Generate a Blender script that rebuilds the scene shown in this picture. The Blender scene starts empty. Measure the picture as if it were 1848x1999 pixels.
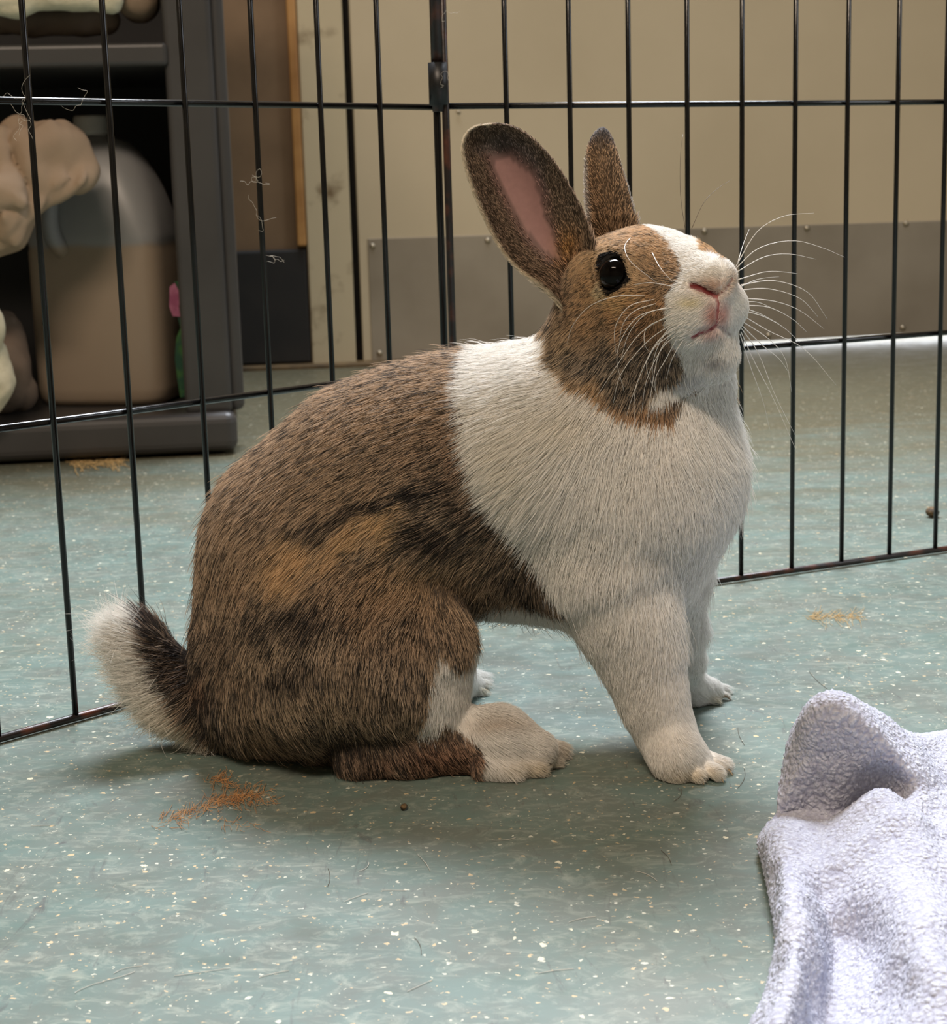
import bpy, bmesh, math, random
import numpy as np
from mathutils import Vector, Matrix

rng = np.random.default_rng(7)
random.seed(7)
SC = bpy.context.scene
COL = SC.collection

# ------------------------------------------------------------------ camera
W, H = 1848, 1999
F = 3303.86                      # focal length in pixels
PITCH, ROLL, CAMH = 0.19155, -0.02859, 0.30
cp, sp = math.cos(PITCH), math.sin(PITCH)
FWD = np.array([0, cp, -sp])
_r0 = np.array([1.0, 0, 0]); _u0 = np.array([0, sp, cp])
RIGHT = _r0 * math.cos(ROLL) + _u0 * math.sin(ROLL)
UP = -_r0 * math.sin(ROLL) + _u0 * math.cos(ROLL)
EYE0 = np.array([0, 0, CAMH])

cam = bpy.data.cameras.new('camera')
camo = bpy.data.objects.new('camera', cam)
COL.objects.link(camo)
cam.sensor_fit = 'HORIZONTAL'; cam.sensor_width = 36.0
cam.lens = F * 36.0 / W
cam.clip_start = 0.02; cam.clip_end = 60
m = Matrix.Identity(4)
for i in range(3):
    m[i][0] = RIGHT[i]; m[i][1] = UP[i]; m[i][2] = -FWD[i]; m[i][3] = EYE0[i]
camo.matrix_world = m
cam.dof.use_dof = True
cam.dof.focus_distance = 0.835
cam.dof.aperture_fstop = 28.0
SC.camera = camo

# ------------------------------------------------------------------ world, lights, exposure
world = bpy.data.worlds.new('daylight_world'); SC.world = world
world.use_nodes = True
bgn = world.node_tree.nodes['Background']
bgn.inputs[0].default_value = (0.93, 0.96, 1.0, 1); bgn.inputs[1].default_value = 4.5

def area(name, loc, target, sx, sy, power, col, spread=180):
    l = bpy.data.lights.new(name, 'AREA'); l.shape = 'RECTANGLE'; l.size = sx; l.size_y = sy
    l.energy = power; l.color = col; l.spread = math.radians(spread)
    o = bpy.data.objects.new(name, l); COL.objects.link(o)
    o.location = loc
    d = Vector(target) - Vector(loc)
    o.rotation_euler = d.to_track_quat('-Z', 'Y').to_euler()
    return o
COOL = (0.87, 0.92, 1.0); WARM = (1.0, 0.81, 0.64)
# daylight from a skylight-like opening above and behind the rabbit, ceiling lamp, warm lamp on the camera's side
area('ceiling_daylight', (0.15, 2.35, 2.4), (0.12, 0.75, 0), 1.5, 0.7, 70, COOL, 110)
area('side_window', (2.1, 0.9, 1.3), (0.3, 0.8, 0.0), 0.9, 0.9, 12, COOL)
area('ceiling_lamp', (-0.45, -0.75, 2.45), (0.0, 0.9, 0), 1.2, 0.35, 52, WARM)

SC.view_settings.view_transform = 'Standard'
SC.view_settings.look = 'None'
SC.view_settings.gamma = 1.0
SC.view_settings.use_curve_mapping = False
SC.view_settings.exposure = 0.0
SC.cycles.max_bounces = 7
SC.cycles.diffuse_bounces = 3
SC.cycles.transparent_max_bounces = 8

# ------------------------------------------------------------------ pixel <-> place helpers (a pixel's ray meets a real plane)
def ray(px, py):
    px = np.asarray(px, float); py = np.asarray(py, float)
    return FWD + RIGHT * ((px - W / 2) / F)[..., None] - UP * ((py - H / 2) / F)[..., None]
def atY(px, py, Y):
    d = ray(px, py); return EYE0 + d * (np.asarray(Y) / d[..., 1])[..., None]
def atZ(px, py, Z=0.0):
    d = ray(px, py); return EYE0 + d * ((np.asarray(Z) - CAMH) / d[..., 2])[..., None]
def onplane(px, py, O, n):
    d = ray(px, py); t = ((O - EYE0) @ n) / (d @ n); return EYE0 + d * t
def proj(P):
    d = P - EYE0; z = d @ FWD
    return W / 2 + F * (d @ RIGHT) / z, H / 2 - F * (d @ UP) / z, z

# ------------------------------------------------------------------ object helpers
def tag(o, label=None, cat=None, group=None, kind=None):
    if label: o['label'] = label
    if cat: o['category'] = cat
    if group: o['group'] = group
    if kind: o['kind'] = kind
    return o
def empty(name, loc=(0, 0, 0)):
    o = bpy.data.objects.new(name, None); COL.objects.link(o); o.location = loc
    o.empty_display_size = 0.02
    return o
def link(name, me, mat=None, parent=None, smooth=False):
    o = bpy.data.objects.new(name, me); COL.objects.link(o)
    if mat is not None and len(me.materials) == 0: me.materials.append(mat)
    if smooth: me.shade_smooth()
    if parent is not None:
        o.parent = parent
        o.matrix_parent_inverse = Matrix.Translation(-Vector(parent.location))
    return o
def mesh(name, v, f, mat=None, parent=None, smooth=False):
    me = bpy.data.meshes.new(name)
    me.from_pydata([tuple(map(float, p)) for p in v], [], [tuple(map(int, q)) for q in f])
    me.validate(); me.update()
    return link(name, me, mat, parent, smooth)
def from_bm(name, bm, mat=None, parent=None, smooth=False):
    me = bpy.data.meshes.new(name); bm.to_mesh(me); bm.free()
    return link(name, me, mat, parent, smooth)
def frame_box(bm, O, u, n, x0, x1, d0, d1, z0, z1, bevel=0.0, seg=2, z0b=None):
    """box in a wall's frame: along u from x0 to x1, out along n from d0 to d1, up from z0 to z1"""
    vs = []
    for z in (0, 1):
        for x, d in ((x0, d0), (x1, d0), (x1, d1), (x0, d1)):
            zz = z1 if z else (z0 if (z0b is None or x == x0) else z0b)
            p = O + u * x + n * d; vs.append(bm.verts.new((p[0], p[1], zz)))
    fs = [(0, 1, 2, 3), (4, 7, 6, 5), (0, 4, 5, 1), (1, 5, 6, 2), (2, 6, 7, 3), (3, 7, 4, 0)]
    faces = [bm.faces.new([vs[i] for i in q]) for q in fs]
    bmesh.ops.recalc_face_normals(bm, faces=faces)
    if bevel:
        es = list({e for f_ in faces for e in f_.edges})
        bmesh.ops.bevel(bm, geom=es, offset=bevel, segments=seg, affect='EDGES', profile=0.5)
def tube(pts, rad, seg=8, closed_ends=True):
    pts = np.asarray(pts, float); n = len(pts)
    rad = np.broadcast_to(rad, (n,)).astype(float)
    t = np.gradient(pts, axis=0); t /= np.linalg.norm(t, axis=1)[:, None] + 1e-12
    ref = np.array([0.3, 0.2, 0.93]) if abs(t[0] @ np.array([0, 0, 1])) < .9 else np.array([1.0, 0.1, 0])
    v = []; f = []
    a = np.cross(t[0], ref); a /= np.linalg.norm(a)
    for i in range(n):
        a = a - t[i] * (a @ t[i]); a /= np.linalg.norm(a) + 1e-12
        b = np.cross(t[i], a)
        for k in range(seg):
            th = 2 * math.pi * k / seg
            v.append(pts[i] + rad[i] * (a * math.cos(th) + b * math.sin(th)))
    for i in range(n - 1):
        for k in range(seg):
            k2 = (k + 1) % seg
            f.append((i * seg + k, i * seg + k2, (i + 1) * seg + k2, (i + 1) * seg + k))
    if closed_ends:
        f.append(tuple(range(seg))[::-1]); f.append(tuple((n - 1) * seg + k for k in range(seg)))
    return v, f
def catmull(P, n):
    P = np.asarray(P, float)
    P = np.vstack([2 * P[0] - P[1], P, 2 * P[-1] - P[-2]])
    m_ = len(P) - 3
    T = np.linspace(0, m_, n); i = np.minimum(T.astype(int), m_ - 1); t = (T - i)[:, None]
    a, b, c, d = P[i], P[i + 1], P[i + 2], P[i + 3]
    return 0.5 * (2 * b + (c - a) * t + (2 * a - 5 * b + 4 * c - d) * t ** 2 + (3 * b - a - 3 * c + d) * t ** 3)

# ------------------------------------------------------------------ materials
def lin(r, g, b):
    f_ = lambda c: ((c / 255 + .055) / 1.055) ** 2.4 if c / 255 > .04045 else c / 255 / 12.92
    return (f_(r), f_(g), f_(b), 1)
def nmat(name, base, rough=0.6, metal=0.0, spec=0.5, noise=None, bump=None, coat=0.0, ntype='NOISE'):
    """noise=(scale, colour2, lo, hi)   bump=(scale, strength, distance)"""
    m_ = bpy.data.materials.new(name); m_.use_nodes = True
    nt = m_.node_tree; p = nt.nodes['Principled BSDF']
    p.inputs['Base Color'].default_value = base; p.inputs['Roughness'].default_value = rough
    p.inputs['Metallic'].default_value = metal; p.inputs['Specular IOR Level'].default_value = spec
    p.inputs['Coat Weight'].default_value = coat
    tc = nt.nodes.new('ShaderNodeTexCoord')
    if noise:
        n = nt.nodes.new('ShaderNodeTexNoise'); n.inputs['Scale'].default_value = noise[0]; n.inputs['Detail'].default_value = 5
        r = nt.nodes.new('ShaderNodeMapRange'); r.inputs[1].default_value = noise[2]; r.inputs[2].default_value = noise[3]
        x = nt.nodes.new('ShaderNodeMix'); x.data_type = 'RGBA'
        x.inputs[6].default_value = base; x.inputs[7].default_value = noise[1]
        nt.links.new(tc.outputs['Object'], n.inputs['Vector']); nt.links.new(n.outputs['Fac'], r.inputs[0])
        nt.links.new(r.outputs[0], x.inputs[0]); nt.links.new(x.outputs[2], p.inputs['Base Color'])
    if bump:
        n = nt.nodes.new('ShaderNodeTexNoise'); n.inputs['Scale'].default_value = bump[0]; n.inputs['Detail'].default_value = 6
        b = nt.nodes.new('ShaderNodeBump'); b.inputs['Strength'].default_value = bump[1]; b.inputs['Distance'].default_value = bump[2]
        nt.links.new(tc.outputs['Object'], n.inputs['Vector']); nt.links.new(n.outputs['Fac'], b.inputs['Height'])
        nt.links.new(b.outputs[0], p.inputs['Normal'])
    return m_

class NT:
    """tiny node-building helper"""
    def __init__(s, name):
        s.m = bpy.data.materials.new(name); s.m.use_nodes = True; s.t = s.m.node_tree
        s.p = s.t.nodes['Principled BSDF']; s.tc = s.t.nodes.new('ShaderNodeTexCoord')
    def put(s, sock, val):
        if isinstance(val, bpy.types.NodeSocket): s.t.links.new(val, sock)
        elif val is not None: sock.default_value = val
    def noise(s, vec, scale, detail=4, rough=.5, dist=0.0):
        n = s.t.nodes.new('ShaderNodeTexNoise'); s.put(n.inputs['Vector'], vec)
        n.inputs['Scale'].default_value = scale; n.inputs['Detail'].default_value = detail
        n.inputs['Roughness'].default_value = rough; n.inputs['Distortion'].default_value = dist
        return n
    def vor(s, vec, scale, feature='F1', rnd=1.0):
        n = s.t.nodes.new('ShaderNodeTexVoronoi'); n.feature = feature; s.put(n.inputs['Vector'], vec)
        n.inputs['Scale'].default_value = scale; n.inputs['Randomness'].default_value = rnd
        return n
    def rng(s, v, a, b, c=0.0, d=1.0, smooth=False):
        n = s.t.nodes.new('ShaderNodeMapRange'); s.put(n.inputs[0], v)
        if smooth: n.interpolation_type = 'SMOOTHSTEP'
        for i, q in enumerate((a, b, c, d)): s.put(n.inputs[i + 1], q)
        return n.outputs[0]
    def mix(s, f_, a, b, mode='MIX'):
        n = s.t.nodes.new('ShaderNodeMix'); n.data_type = 'RGBA'; n.blend_type = mode
        s.put(n.inputs[0], f_); s.put(n.inputs[6], a); s.put(n.inputs[7], b); return n.outputs[2]
    def math(s, op, a, b=None):
        n = s.t.nodes.new('ShaderNodeMath'); n.operation = op; s.put(n.inputs[0], a); s.put(n.inputs[1], b); return n.outputs[0]
    def vmath(s, op, a, b=None):
        n = s.t.nodes.new('ShaderNodeVectorMath'); n.operation = op; s.put(n.inputs[0], a)
        if b is not None: s.put(n.inputs[1], b)
        return n.outputs[0]
    def mapping(s, vec, scale=(1, 1, 1), loc=(0, 0, 0), rot=(0, 0, 0)):
        n = s.t.nodes.new('ShaderNodeMapping'); s.put(n.inputs[0], vec)
        n.inputs['Scale'].default_value = scale; n.inputs['Location'].default_value = loc; n.inputs['Rotation'].default_value = rot
        return n.outputs[0]
    def bump(s, h, strength, dist):
        n = s.t.nodes.new('ShaderNodeBump'); s.put(n.inputs['Height'], h); n.inputs['Strength'].default_value = strength
        n.inputs['Distance'].default_value = dist; s.t.links.new(n.outputs[0], s.p.inputs['Normal']); return n

def floor_material():
    k = NT('mottled_green_linoleum'); P = k.tc.outputs['Object']
    warp = k.noise(P, 420, 3)
    wv = k.vmath('ADD', P, k.vmath('MULTIPLY', k.vmath('SUBTRACT', warp.outputs['Color'], (0.5, 0.5, 0.5)), (0.0045, 0.0045, 0.0)))
    big = k.noise(P, 5, 4, .6); mid = k.noise(P, 26, 5, .65, .6)
    base = k.mix(k.rng(big.outputs['Fac'], .35, .65), lin(90, 99, 91), lin(107, 115, 107))
    base = k.mix(k.rng(mid.outputs['Fac'], .38, .62), base, lin(97, 116, 109))
    # pale smears and streaks of the marbled sheet, along x
    sm = k.noise(k.mapping(P, (34, 60, 1), rot=(0, 0, .35)), 1.6, 7, .75, 1.6)
    base = k.mix(k.rng(sm.outputs['Fac'], .50, .72, 0, .7), base, lin(158, 164, 150))
    # dark scuffs
    sc = k.noise(k.mapping(P, (60, 12, 1), rot=(0, 0, -.45)), 1.2, 5, .7, 2.0)
    base = k.mix(k.rng(sc.outputs['Fac'], .60, .74, 0, .75), base, lin(70, 66, 66))
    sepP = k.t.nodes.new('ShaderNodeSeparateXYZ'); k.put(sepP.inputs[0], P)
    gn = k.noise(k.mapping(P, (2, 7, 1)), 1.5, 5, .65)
    back_tone = k.rng(k.math('ADD', sepP.outputs[1], k.rng(gn.outputs['Fac'], .3, .7, -.35, .35)), 1.3, 2.2, 0, .85, True)  # mottled olive-brown tone, stronger towards the back wall
    base = k.mix(back_tone, base, lin(92, 84, 60))
    wearn = k.noise(P, 2.3, 3, .5)
    base = k.mix(k.rng(wearn.outputs['Fac'], .5, .72, 0, .35), base, lin(112, 112, 92))
    # cream chips at three sizes
    for scale, keep, r0, r1, colr in ((85, .55, .05, .15, lin(214, 208, 182)), (210, .5, .08, .22, lin(196, 196, 180)), (430, .66, .10, .24, lin(190, 190, 172)), (48, .84, .03, .075, lin(226, 216, 186))):
        v = k.vor(wv, scale)
        sep = k.t.nodes.new('ShaderNodeSeparateColor'); k.put(sep.inputs[0], v.outputs['Color'])
        on = k.math('GREATER_THAN', sep.outputs[0], keep)
        rad = k.rng(sep.outputs[1], 0, 1, r0, r1)
        ins = k.math('LESS_THAN', v.outputs['Distance'], rad)
        base = k.mix(k.math('MULTIPLY', on, ins), base, k.mix(sep.outputs[2], colr, lin(190, 168, 130)))
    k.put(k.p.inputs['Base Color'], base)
    rn = k.noise(k.mapping(P, (16, 30, 1)), 1.5, 5, .6)
    k.put(k.p.inputs['Roughness'], k.rng(rn.outputs['Fac'], .3, .7, .36, .56))
    k.p.inputs['Specular IOR Level'].default_value = .42
    k.bump(mid.outputs['Fac'], .12, .0012)
    return k.m

M = {}
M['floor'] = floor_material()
M['door'] = nmat('cream_door_paint', lin(208, 193, 163), .5, noise=(3.5, lin(200, 185, 155), .4, .7), bump=(30, .08, .002))
M['jamb'] = nmat('scuffed_cream_paint', lin(204, 190, 158), .55, noise=(22, lin(118, 96, 66), .58, .8), bump=(60, .15, .002))
M['brown_wall'] = nmat('brown_panel', lin(138, 112, 84), .6, noise=(9, lin(120, 96, 70), .4, .7))
M['trim_wood'] = nmat('honey_wood_trim', lin(190, 142, 84), .4, noise=(14, lin(160, 112, 60), .4, .7))
M['dark_base'] = nmat('black_rubber_base', lin(34, 33, 32), .7, noise=(12, lin(44, 41, 38), .4, .7))
M['wall'] = nmat('tan_wall_paint', lin(150, 138, 116), .7, noise=(2, lin(142, 130, 108), .4, .7))
M['ceil'] = nmat('white_ceiling', lin(170, 166, 156), .8, noise=(2, lin(160, 156, 148), .4, .7))
M['steel'] = nmat('dull_steel_plate', lin(172, 162, 146), .45, metal=.5, noise=(6, lin(152, 142, 126), .35, .7), bump=(7, .12, .006))
M['screw'] = nmat('screw_metal', lin(190, 180, 160), .3, metal=.9, noise=(300, lin(150, 140, 120), .4, .7))
M['gap'] = nmat('dark_gap', lin(24, 22, 20), .9, noise=(60, lin(40, 34, 26), .5, .8))
M['threshold'] = nmat('worn_threshold', lin(120, 98, 66), .5, noise=(30, lin(80, 66, 46), .4, .7))
M['outside'] = nmat('sunlit_concrete', lin(225, 222, 220), .9, noise=(5, lin(215, 205, 205), .4, .7))
M['shelf'] = nmat('grey_resin', lin(66, 64, 63), .42, noise=(10, lin(58, 56, 55), .4, .7), bump=(260, .06, .001))
M['shelf_back'] = nmat('black_resin', lin(18, 18, 20), .6, noise=(10, lin(12, 12, 14), .4, .7))
M['taupe'] = nmat('taupe_cloth', lin(170, 148, 124), .85, noise=(8, lin(150, 128, 106), .4, .7), bump=(350, .2, .001))
M['taupe_dark'] = nmat('grey_brown_cloth', lin(120, 104, 90), .85, noise=(8, lin(104, 90, 78), .4, .7), bump=(350, .2, .001))
M['towel'] = nmat('cream_towel', lin(226, 216, 188), .9, noise=(60, lin(206, 196, 168), .4, .7), bump=(400, .4, .002))
M['wire'] = nmat('black_wire_coating', lin(12, 12, 13), .2, noise=(90, lin(20, 19, 19), .45, .7), coat=.0, spec=.4, bump=(180, .12, .001))
M['rust_wire'] = nmat('rusty_black_wire', lin(30, 22, 20), .38, noise=(55, lin(92, 50, 34), .48, .66), bump=(200, .25, .001))
M['clip'] = nmat('black_plastic_sleeve', lin(20, 20, 21), .42, noise=(60, lin(34, 32, 30), .5, .7), bump=(120, .15, .001))
M['cornea'] = nmat('eye_black', lin(8, 6, 5), .03, spec=.13, coat=0.0, noise=(90, lin(10, 7, 6), .4, .7))
M['whisker'] = nmat('whisker_white', lin(235, 230, 222), .35, noise=(30, lin(220, 214, 205), .4, .7))
M['whisker_dark'] = nmat('whisker_brown', lin(90, 74, 60), .4, noise=(30, lin(70, 58, 48), .4, .7))
M['claw'] = nmat('claw_horn', lin(170, 150, 120), .35, noise=(200, lin(130, 110, 84), .4, .7))
M['pellet'] = nmat('brown_pellet', lin(104, 82, 50), .8, noise=(400, lin(62, 48, 30), .4, .6), bump=(900, .5, .001))
M['hay'] = nmat('orange_hay_dust', lin(204, 156, 104), .8, noise=(200, lin(176, 124, 76), .4, .6))
M['hay_pale'] = nmat('pale_hay_dust', lin(205, 172, 118), .8, noise=(200, lin(180, 150, 96), .4, .6))
M['shed'] = nmat('shed_hair', lin(215, 208, 196), .5, noise=(200, lin(190, 184, 170), .4, .6))
M['cap'] = nmat('milky_cap', lin(190, 186, 178), .5, noise=(40, lin(180, 176, 168), .4, .7))
M['label_green'] = nmat('leaf_print', lin(52, 96, 40), .4, noise=(70, lin(20, 66, 44), .4, .6))
M['label_pink'] = nmat('petal_print', lin(146, 72, 104), .4, noise=(70, lin(170, 100, 128), .4, .6))
def jug_material():
    k = NT('milky_jug_plastic'); P = k.tc.outputs['Object']
    sx = k.t.nodes.new('ShaderNodeSeparateXYZ'); k.put(sx.inputs[0], P)
    wob = k.noise(P, 18, 2)
    z = k.math('ADD', sx.outputs[2], k.rng(wob.outputs['Fac'], 0, 1, -.004, .004))
    base = k.mix(k.rng(z, .236, .246, smooth=True), lin(156, 140, 122), lin(146, 146, 146))
    k.put(k.p.inputs['Base Color'], base); k.p.inputs['Roughness'].default_value = .38
    k.p.inputs['Subsurface Weight'].default_value = .25; k.p.inputs['Subsurface Radius'].default_value = (.02, .02, .02)
    k.p.inputs['Subsurface Scale'].default_value = 1.0
    return k.m
M['jug'] = jug_material()

def attr_material(name, rough=.6, spec=.3, transl=0.0, scale=1.0):
    m_ = bpy.data.materials.new(name); m_.use_nodes = True; nt = m_.node_tree
    p = nt.nodes['Principled BSDF']; p.inputs['Roughness'].default_value = rough; p.inputs['Specular IOR Level'].default_value = spec
    a = nt.nodes.new('ShaderNodeAttribute'); a.attribute_name = 'col'
    tc = nt.nodes.new('ShaderNodeTexCoord')
    n = nt.nodes.new('ShaderNodeTexNoise'); n.inputs['Scale'].default_value = 300
    nt.links.new(tc.outputs['Object'], n.inputs['Vector'])
    r = nt.nodes.new('ShaderNodeMapRange'); r.inputs[1].default_value = .3; r.inputs[2].default_value = .7
    r.inputs[3].default_value = .92 * scale; r.inputs[4].default_value = 1.04 * scale
    nt.links.new(n.outputs['Fac'], r.inputs[0])
    v = nt.nodes.new('ShaderNodeVectorMath'); v.operation = 'SCALE'
    nt.links.new(a.outputs['Color'], v.inputs[0]); nt.links.new(r.outputs[0], v.inputs['Scale'])
    nt.links.new(v.outputs[0], p.inputs['Base Color'])
    if transl:
        t = nt.nodes.new('ShaderNodeBsdfTranslucent'); nt.links.new(v.outputs[0], t.inputs[0])
        mx = nt.nodes.new('ShaderNodeMixShader'); mx.inputs[0].default_value = transl
        out = nt.nodes['Material Output']
        nt.links.new(p.outputs[0], mx.inputs[1]); nt.links.new(t.outputs[0], mx.inputs[2]); nt.links.new(mx.outputs[0], out.inputs[0])
    return m_
M['skin'] = attr_material('rabbit_skin', .6, .3)
M['fur'] = attr_material('rabbit_fur', .55, .2, transl=.2)

# ================================================================== STRUCTURE
bm = bmesh.new()
frame_box(bm, np.zeros(3), np.array([1.0, 0, 0]), np.array([0, 1.0, 0]), -2.2, 2.6, -1.8, 3.3, -0.05, 0.0)
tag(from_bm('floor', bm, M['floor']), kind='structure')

WO = atZ(720, 712); WE = atZ(1848, 668)
WO[2] = WE[2] = 0
WU = (WE - WO) / np.linalg.norm(WE - WO)
WN = np.array([WU[1], -WU[0], 0.0])            # out of the wall, into the room
def wuz(px, py, off=0.0):
    p = onplane(px, py, WO + WN * off, WN); return float((p - WO) @ WU), float(p[2])

def wallbox(name, mat, x0, x1, d0, d1, z0, z1, parent=None, bevel=0.0, z0b=None, kind=None):
    b = bmesh.new(); frame_box(b, WO, WU, WN, x0, x1, d0, d1, z0, z1, bevel, 2, z0b)
    o = from_bm(name, b, mat, parent)
    if kind: o['kind'] = kind
    return o
uj0 = wuz(596, 400)[0]        # cream jamb from here
ug0 = wuz(683, 400)[0]; ug1 = wuz(697, 400)[0]   # dark gap beside the door
DW = 0.95                     # door width in view direction, beyond the frame
CE = 2.6
wallbox('wall_back', M['brown_wall'], -2.6, uj0 + .004, -.12, -.012, 0, CE, kind='structure')
wallbox('wall_beyond_door', M['wall'], ug1 + DW + 1.0, 3.0, -.12, 0.0, 0, CE, kind='structure')
wallbox('wall_above_door', M['wall'], uj0 - .008, ug1 + DW + 1.0, -.12, -.004, 2.1, CE, kind='structure')
wallbox('door_jamb', M['jamb'], uj0, ug0, -.12, .006, 0.004, 2.1, bevel=.003, kind='structure')
wallbox('gap_shade_fill', M['gap'], ug0 - .004, ug1 + .012, -.12, -.03, 0.0, 2.1, kind='structure')  # near-black box filling the door gap, its shade put in as colour
wallbox('trim_2', M['trim_wood'], wuz(572, 300)[0], uj0 - .001, -.012, .010, wuz(590, 480)[1], 2.2, bevel=.003, kind='structure')
wallbox('baseboard_back', M['dark_base'], -2.2, wuz(603, 600)[0], -.012, .004, 0.008, wuz(540, 488)[1], bevel=.004, kind='structure')
wallbox('trim_3', M['threshold'], -2.2, ug1 + .14, -.02, .035, -.002, .007, bevel=.002, kind='structure')
door = wallbox('door_1', M['door'], ug1, ug1 + DW + 1.0, -.045, 0.0, .006, 2.1, bevel=.002, z0b=.032, kind='structure')
# kick plate, screwed to the door
k0, kz = wuz(717, 466); kb = wuz(722, 705)[1]
plate = wallbox('kick_plate', M['steel'], k0, ug1 + DW + .95, -.001, .0025, .0065, kz, parent=door, bevel=.001, z0b=.030)
# raise the plate's and the door's far lower corners: the light comes in under them
def screw(px, py, parent, r=.0052):
    c = onplane(np.float64(px), np.float64(py), WO + WN * .003, WN)
    b = bmesh.new()
    bmesh.ops.create_uvsphere(b, u_segments=14, v_segments=8, radius=r)
    for v in b.verts:
        co = v.co.copy(); co.z *= .55
        q = c + WU * co.x + WN * max(co.z, -.0005) + np.array([0, 0, 1]) * co.y
        v.co = Vector(q)
    # slot
    o = from_bm('screw', b, M['screw'], parent, True); return o
for q in ((727, 481), (952, 470), (960, 677), (741, 690), (1163, 461), (1375, 452), (1575, 446), (1768, 437), (1500, 655), (1762, 640)):
    screw(*q, plate if q not in () else door)
screw(895, 219, door, .0035)
# outside, seen through the gap under the door
b = bmesh.new(); frame_box(b, WO, WU, WN, -1.5, 5.0, -4.0, -.13, -.06, -.002)
tag(from_bm('ground_outside', b, M['outside']), kind='structure')
b = bmesh.new(); frame_box(b, np.zeros(3), np.array([1.0, 0, 0]), np.array([0, 1.0, 0]), -2.0, -1.9, -1.8, 3.0, 0, CE)
tag(from_bm('wall_left', b, M['wall']), kind='structure')
b = bmesh.new(); frame_box(b, np.zeros(3), np.array([1.0, 0, 0]), np.array([0, 1.0, 0]), 2.3, 2.4, -1.8, 3.3, 0, CE)
tag(from_bm('wall_right', b, M['wall']), kind='structure')
b = bmesh.new(); frame_box(b, np.zeros(3), np.array([1.0, 0, 0]), np.array([0, 1.0, 0]), -2.0, 2.4, -1.8, -1.7, 0, CE)
tag(from_bm('wall_front', b, M['wall']), kind='structure')
b = bmesh.new(); frame_box(b, np.zeros(3), np.array([1.0, 0, 0]), np.array([0, 1.0, 0]), -2.0, 2.4, -1.8, 3.4, CE, CE + .05)
tag(from_bm('ceiling', b, M['ceil']), kind='structure')

# ================================================================== SDF TOOLKIT (smooth unions of tapered capsules, meshed by surface nets)
class Field:
    def __init__(s): s.ops = []
    def cap(s, a, b, ra, rb, k, mode='add'):
        s.ops.append((np.asarray(a, float), np.asarray(b, float), float(ra), float(rb), float(k), mode))
    def chain(s, pts, k, mode='add'):
        if len(pts) == 1: s.cap(pts[0][0], pts[0][0], pts[0][1], pts[0][1], k, mode)
        for (a, ra), (b, rb) in zip(pts[:-1], pts[1:]): s.cap(a, b, ra, rb, k, mode)
    @staticmethod
    def dcap(P, a, b, ra, rb):
        ab = b - a; L = ab @ ab
        t = np.clip(((P - a) @ ab) / L, 0, 1) if L > 1e-12 else np.zeros(P.shape[:-1])
        return np.linalg.norm(P - (a + t[..., None] * ab), axis=-1) - (ra + (rb - ra) * t)
    @staticmethod
    def comb(d, e, k, mode):
        if mode == 'sub':
            e = -e; h = np.clip(.5 + .5 * (e - d) / k, 0, 1); return d + (e - d) * h + k * h * (1 - h)
        h = np.clip(.5 + .5 * (d - e) / k, 0, 1); return d + (e - d) * h - k * h * (1 - h)
    def eval(s, P):
        d = np.full(P.shape[:-1], 1.0)
        for a, b, ra, rb, k, mode in s.ops: d = s.comb(d, s.dcap(P, a, b, ra, rb), k, mode)
        return d
    def grid(s, lo, hi, h, floorz=None):
        lo = np.asarray(lo, float); n = (np.ceil((np.asarray(hi) - lo) / h)).astype(int) + 1
        D = np.full(n, .03, np.float32)
        ax = [lo[i] + h * np.arange(n[i]) for i in range(3)]
        for a, b, ra, rb, k, mode in s.ops:
            R = max(ra, rb) + k + 3 * h + .012
            i0 = np.maximum(((np.minimum(a, b) - R - lo) / h).astype(int), 0)
            i1 = np.minimum(((np.maximum(a, b) + R - lo) / h).astype(int) + 1, n)
            if (i1 <= i0).any(): continue
            sl = tuple(slice(i0[i], i1[i]) for i in range(3))
            G = np.stack(np.meshgrid(*[ax[i][sl[i]] for i in range(3)], indexing='ij'), -1)
            D[sl] = s.comb(D[sl], s.dcap(G, a, b, ra, rb), k, mode)
        if floorz is not None: D = np.maximum(D, (floorz - ax[2])[None, None, :].astype(np.float32))
        return D, lo
    def hit(s, px, py, y0=.6, y1=1.2):
        """first surface point along a pixel's ray"""
        d = ray(px, py); d = d / d[1]; t = y0
        for _ in range(200):
            p = EYE0 + d * t; q = float(s.eval(p[None])[0])
            if q < .0002: return p
            t += max(q * .8, .0002)
            if t > y1: return None
        return None

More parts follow.
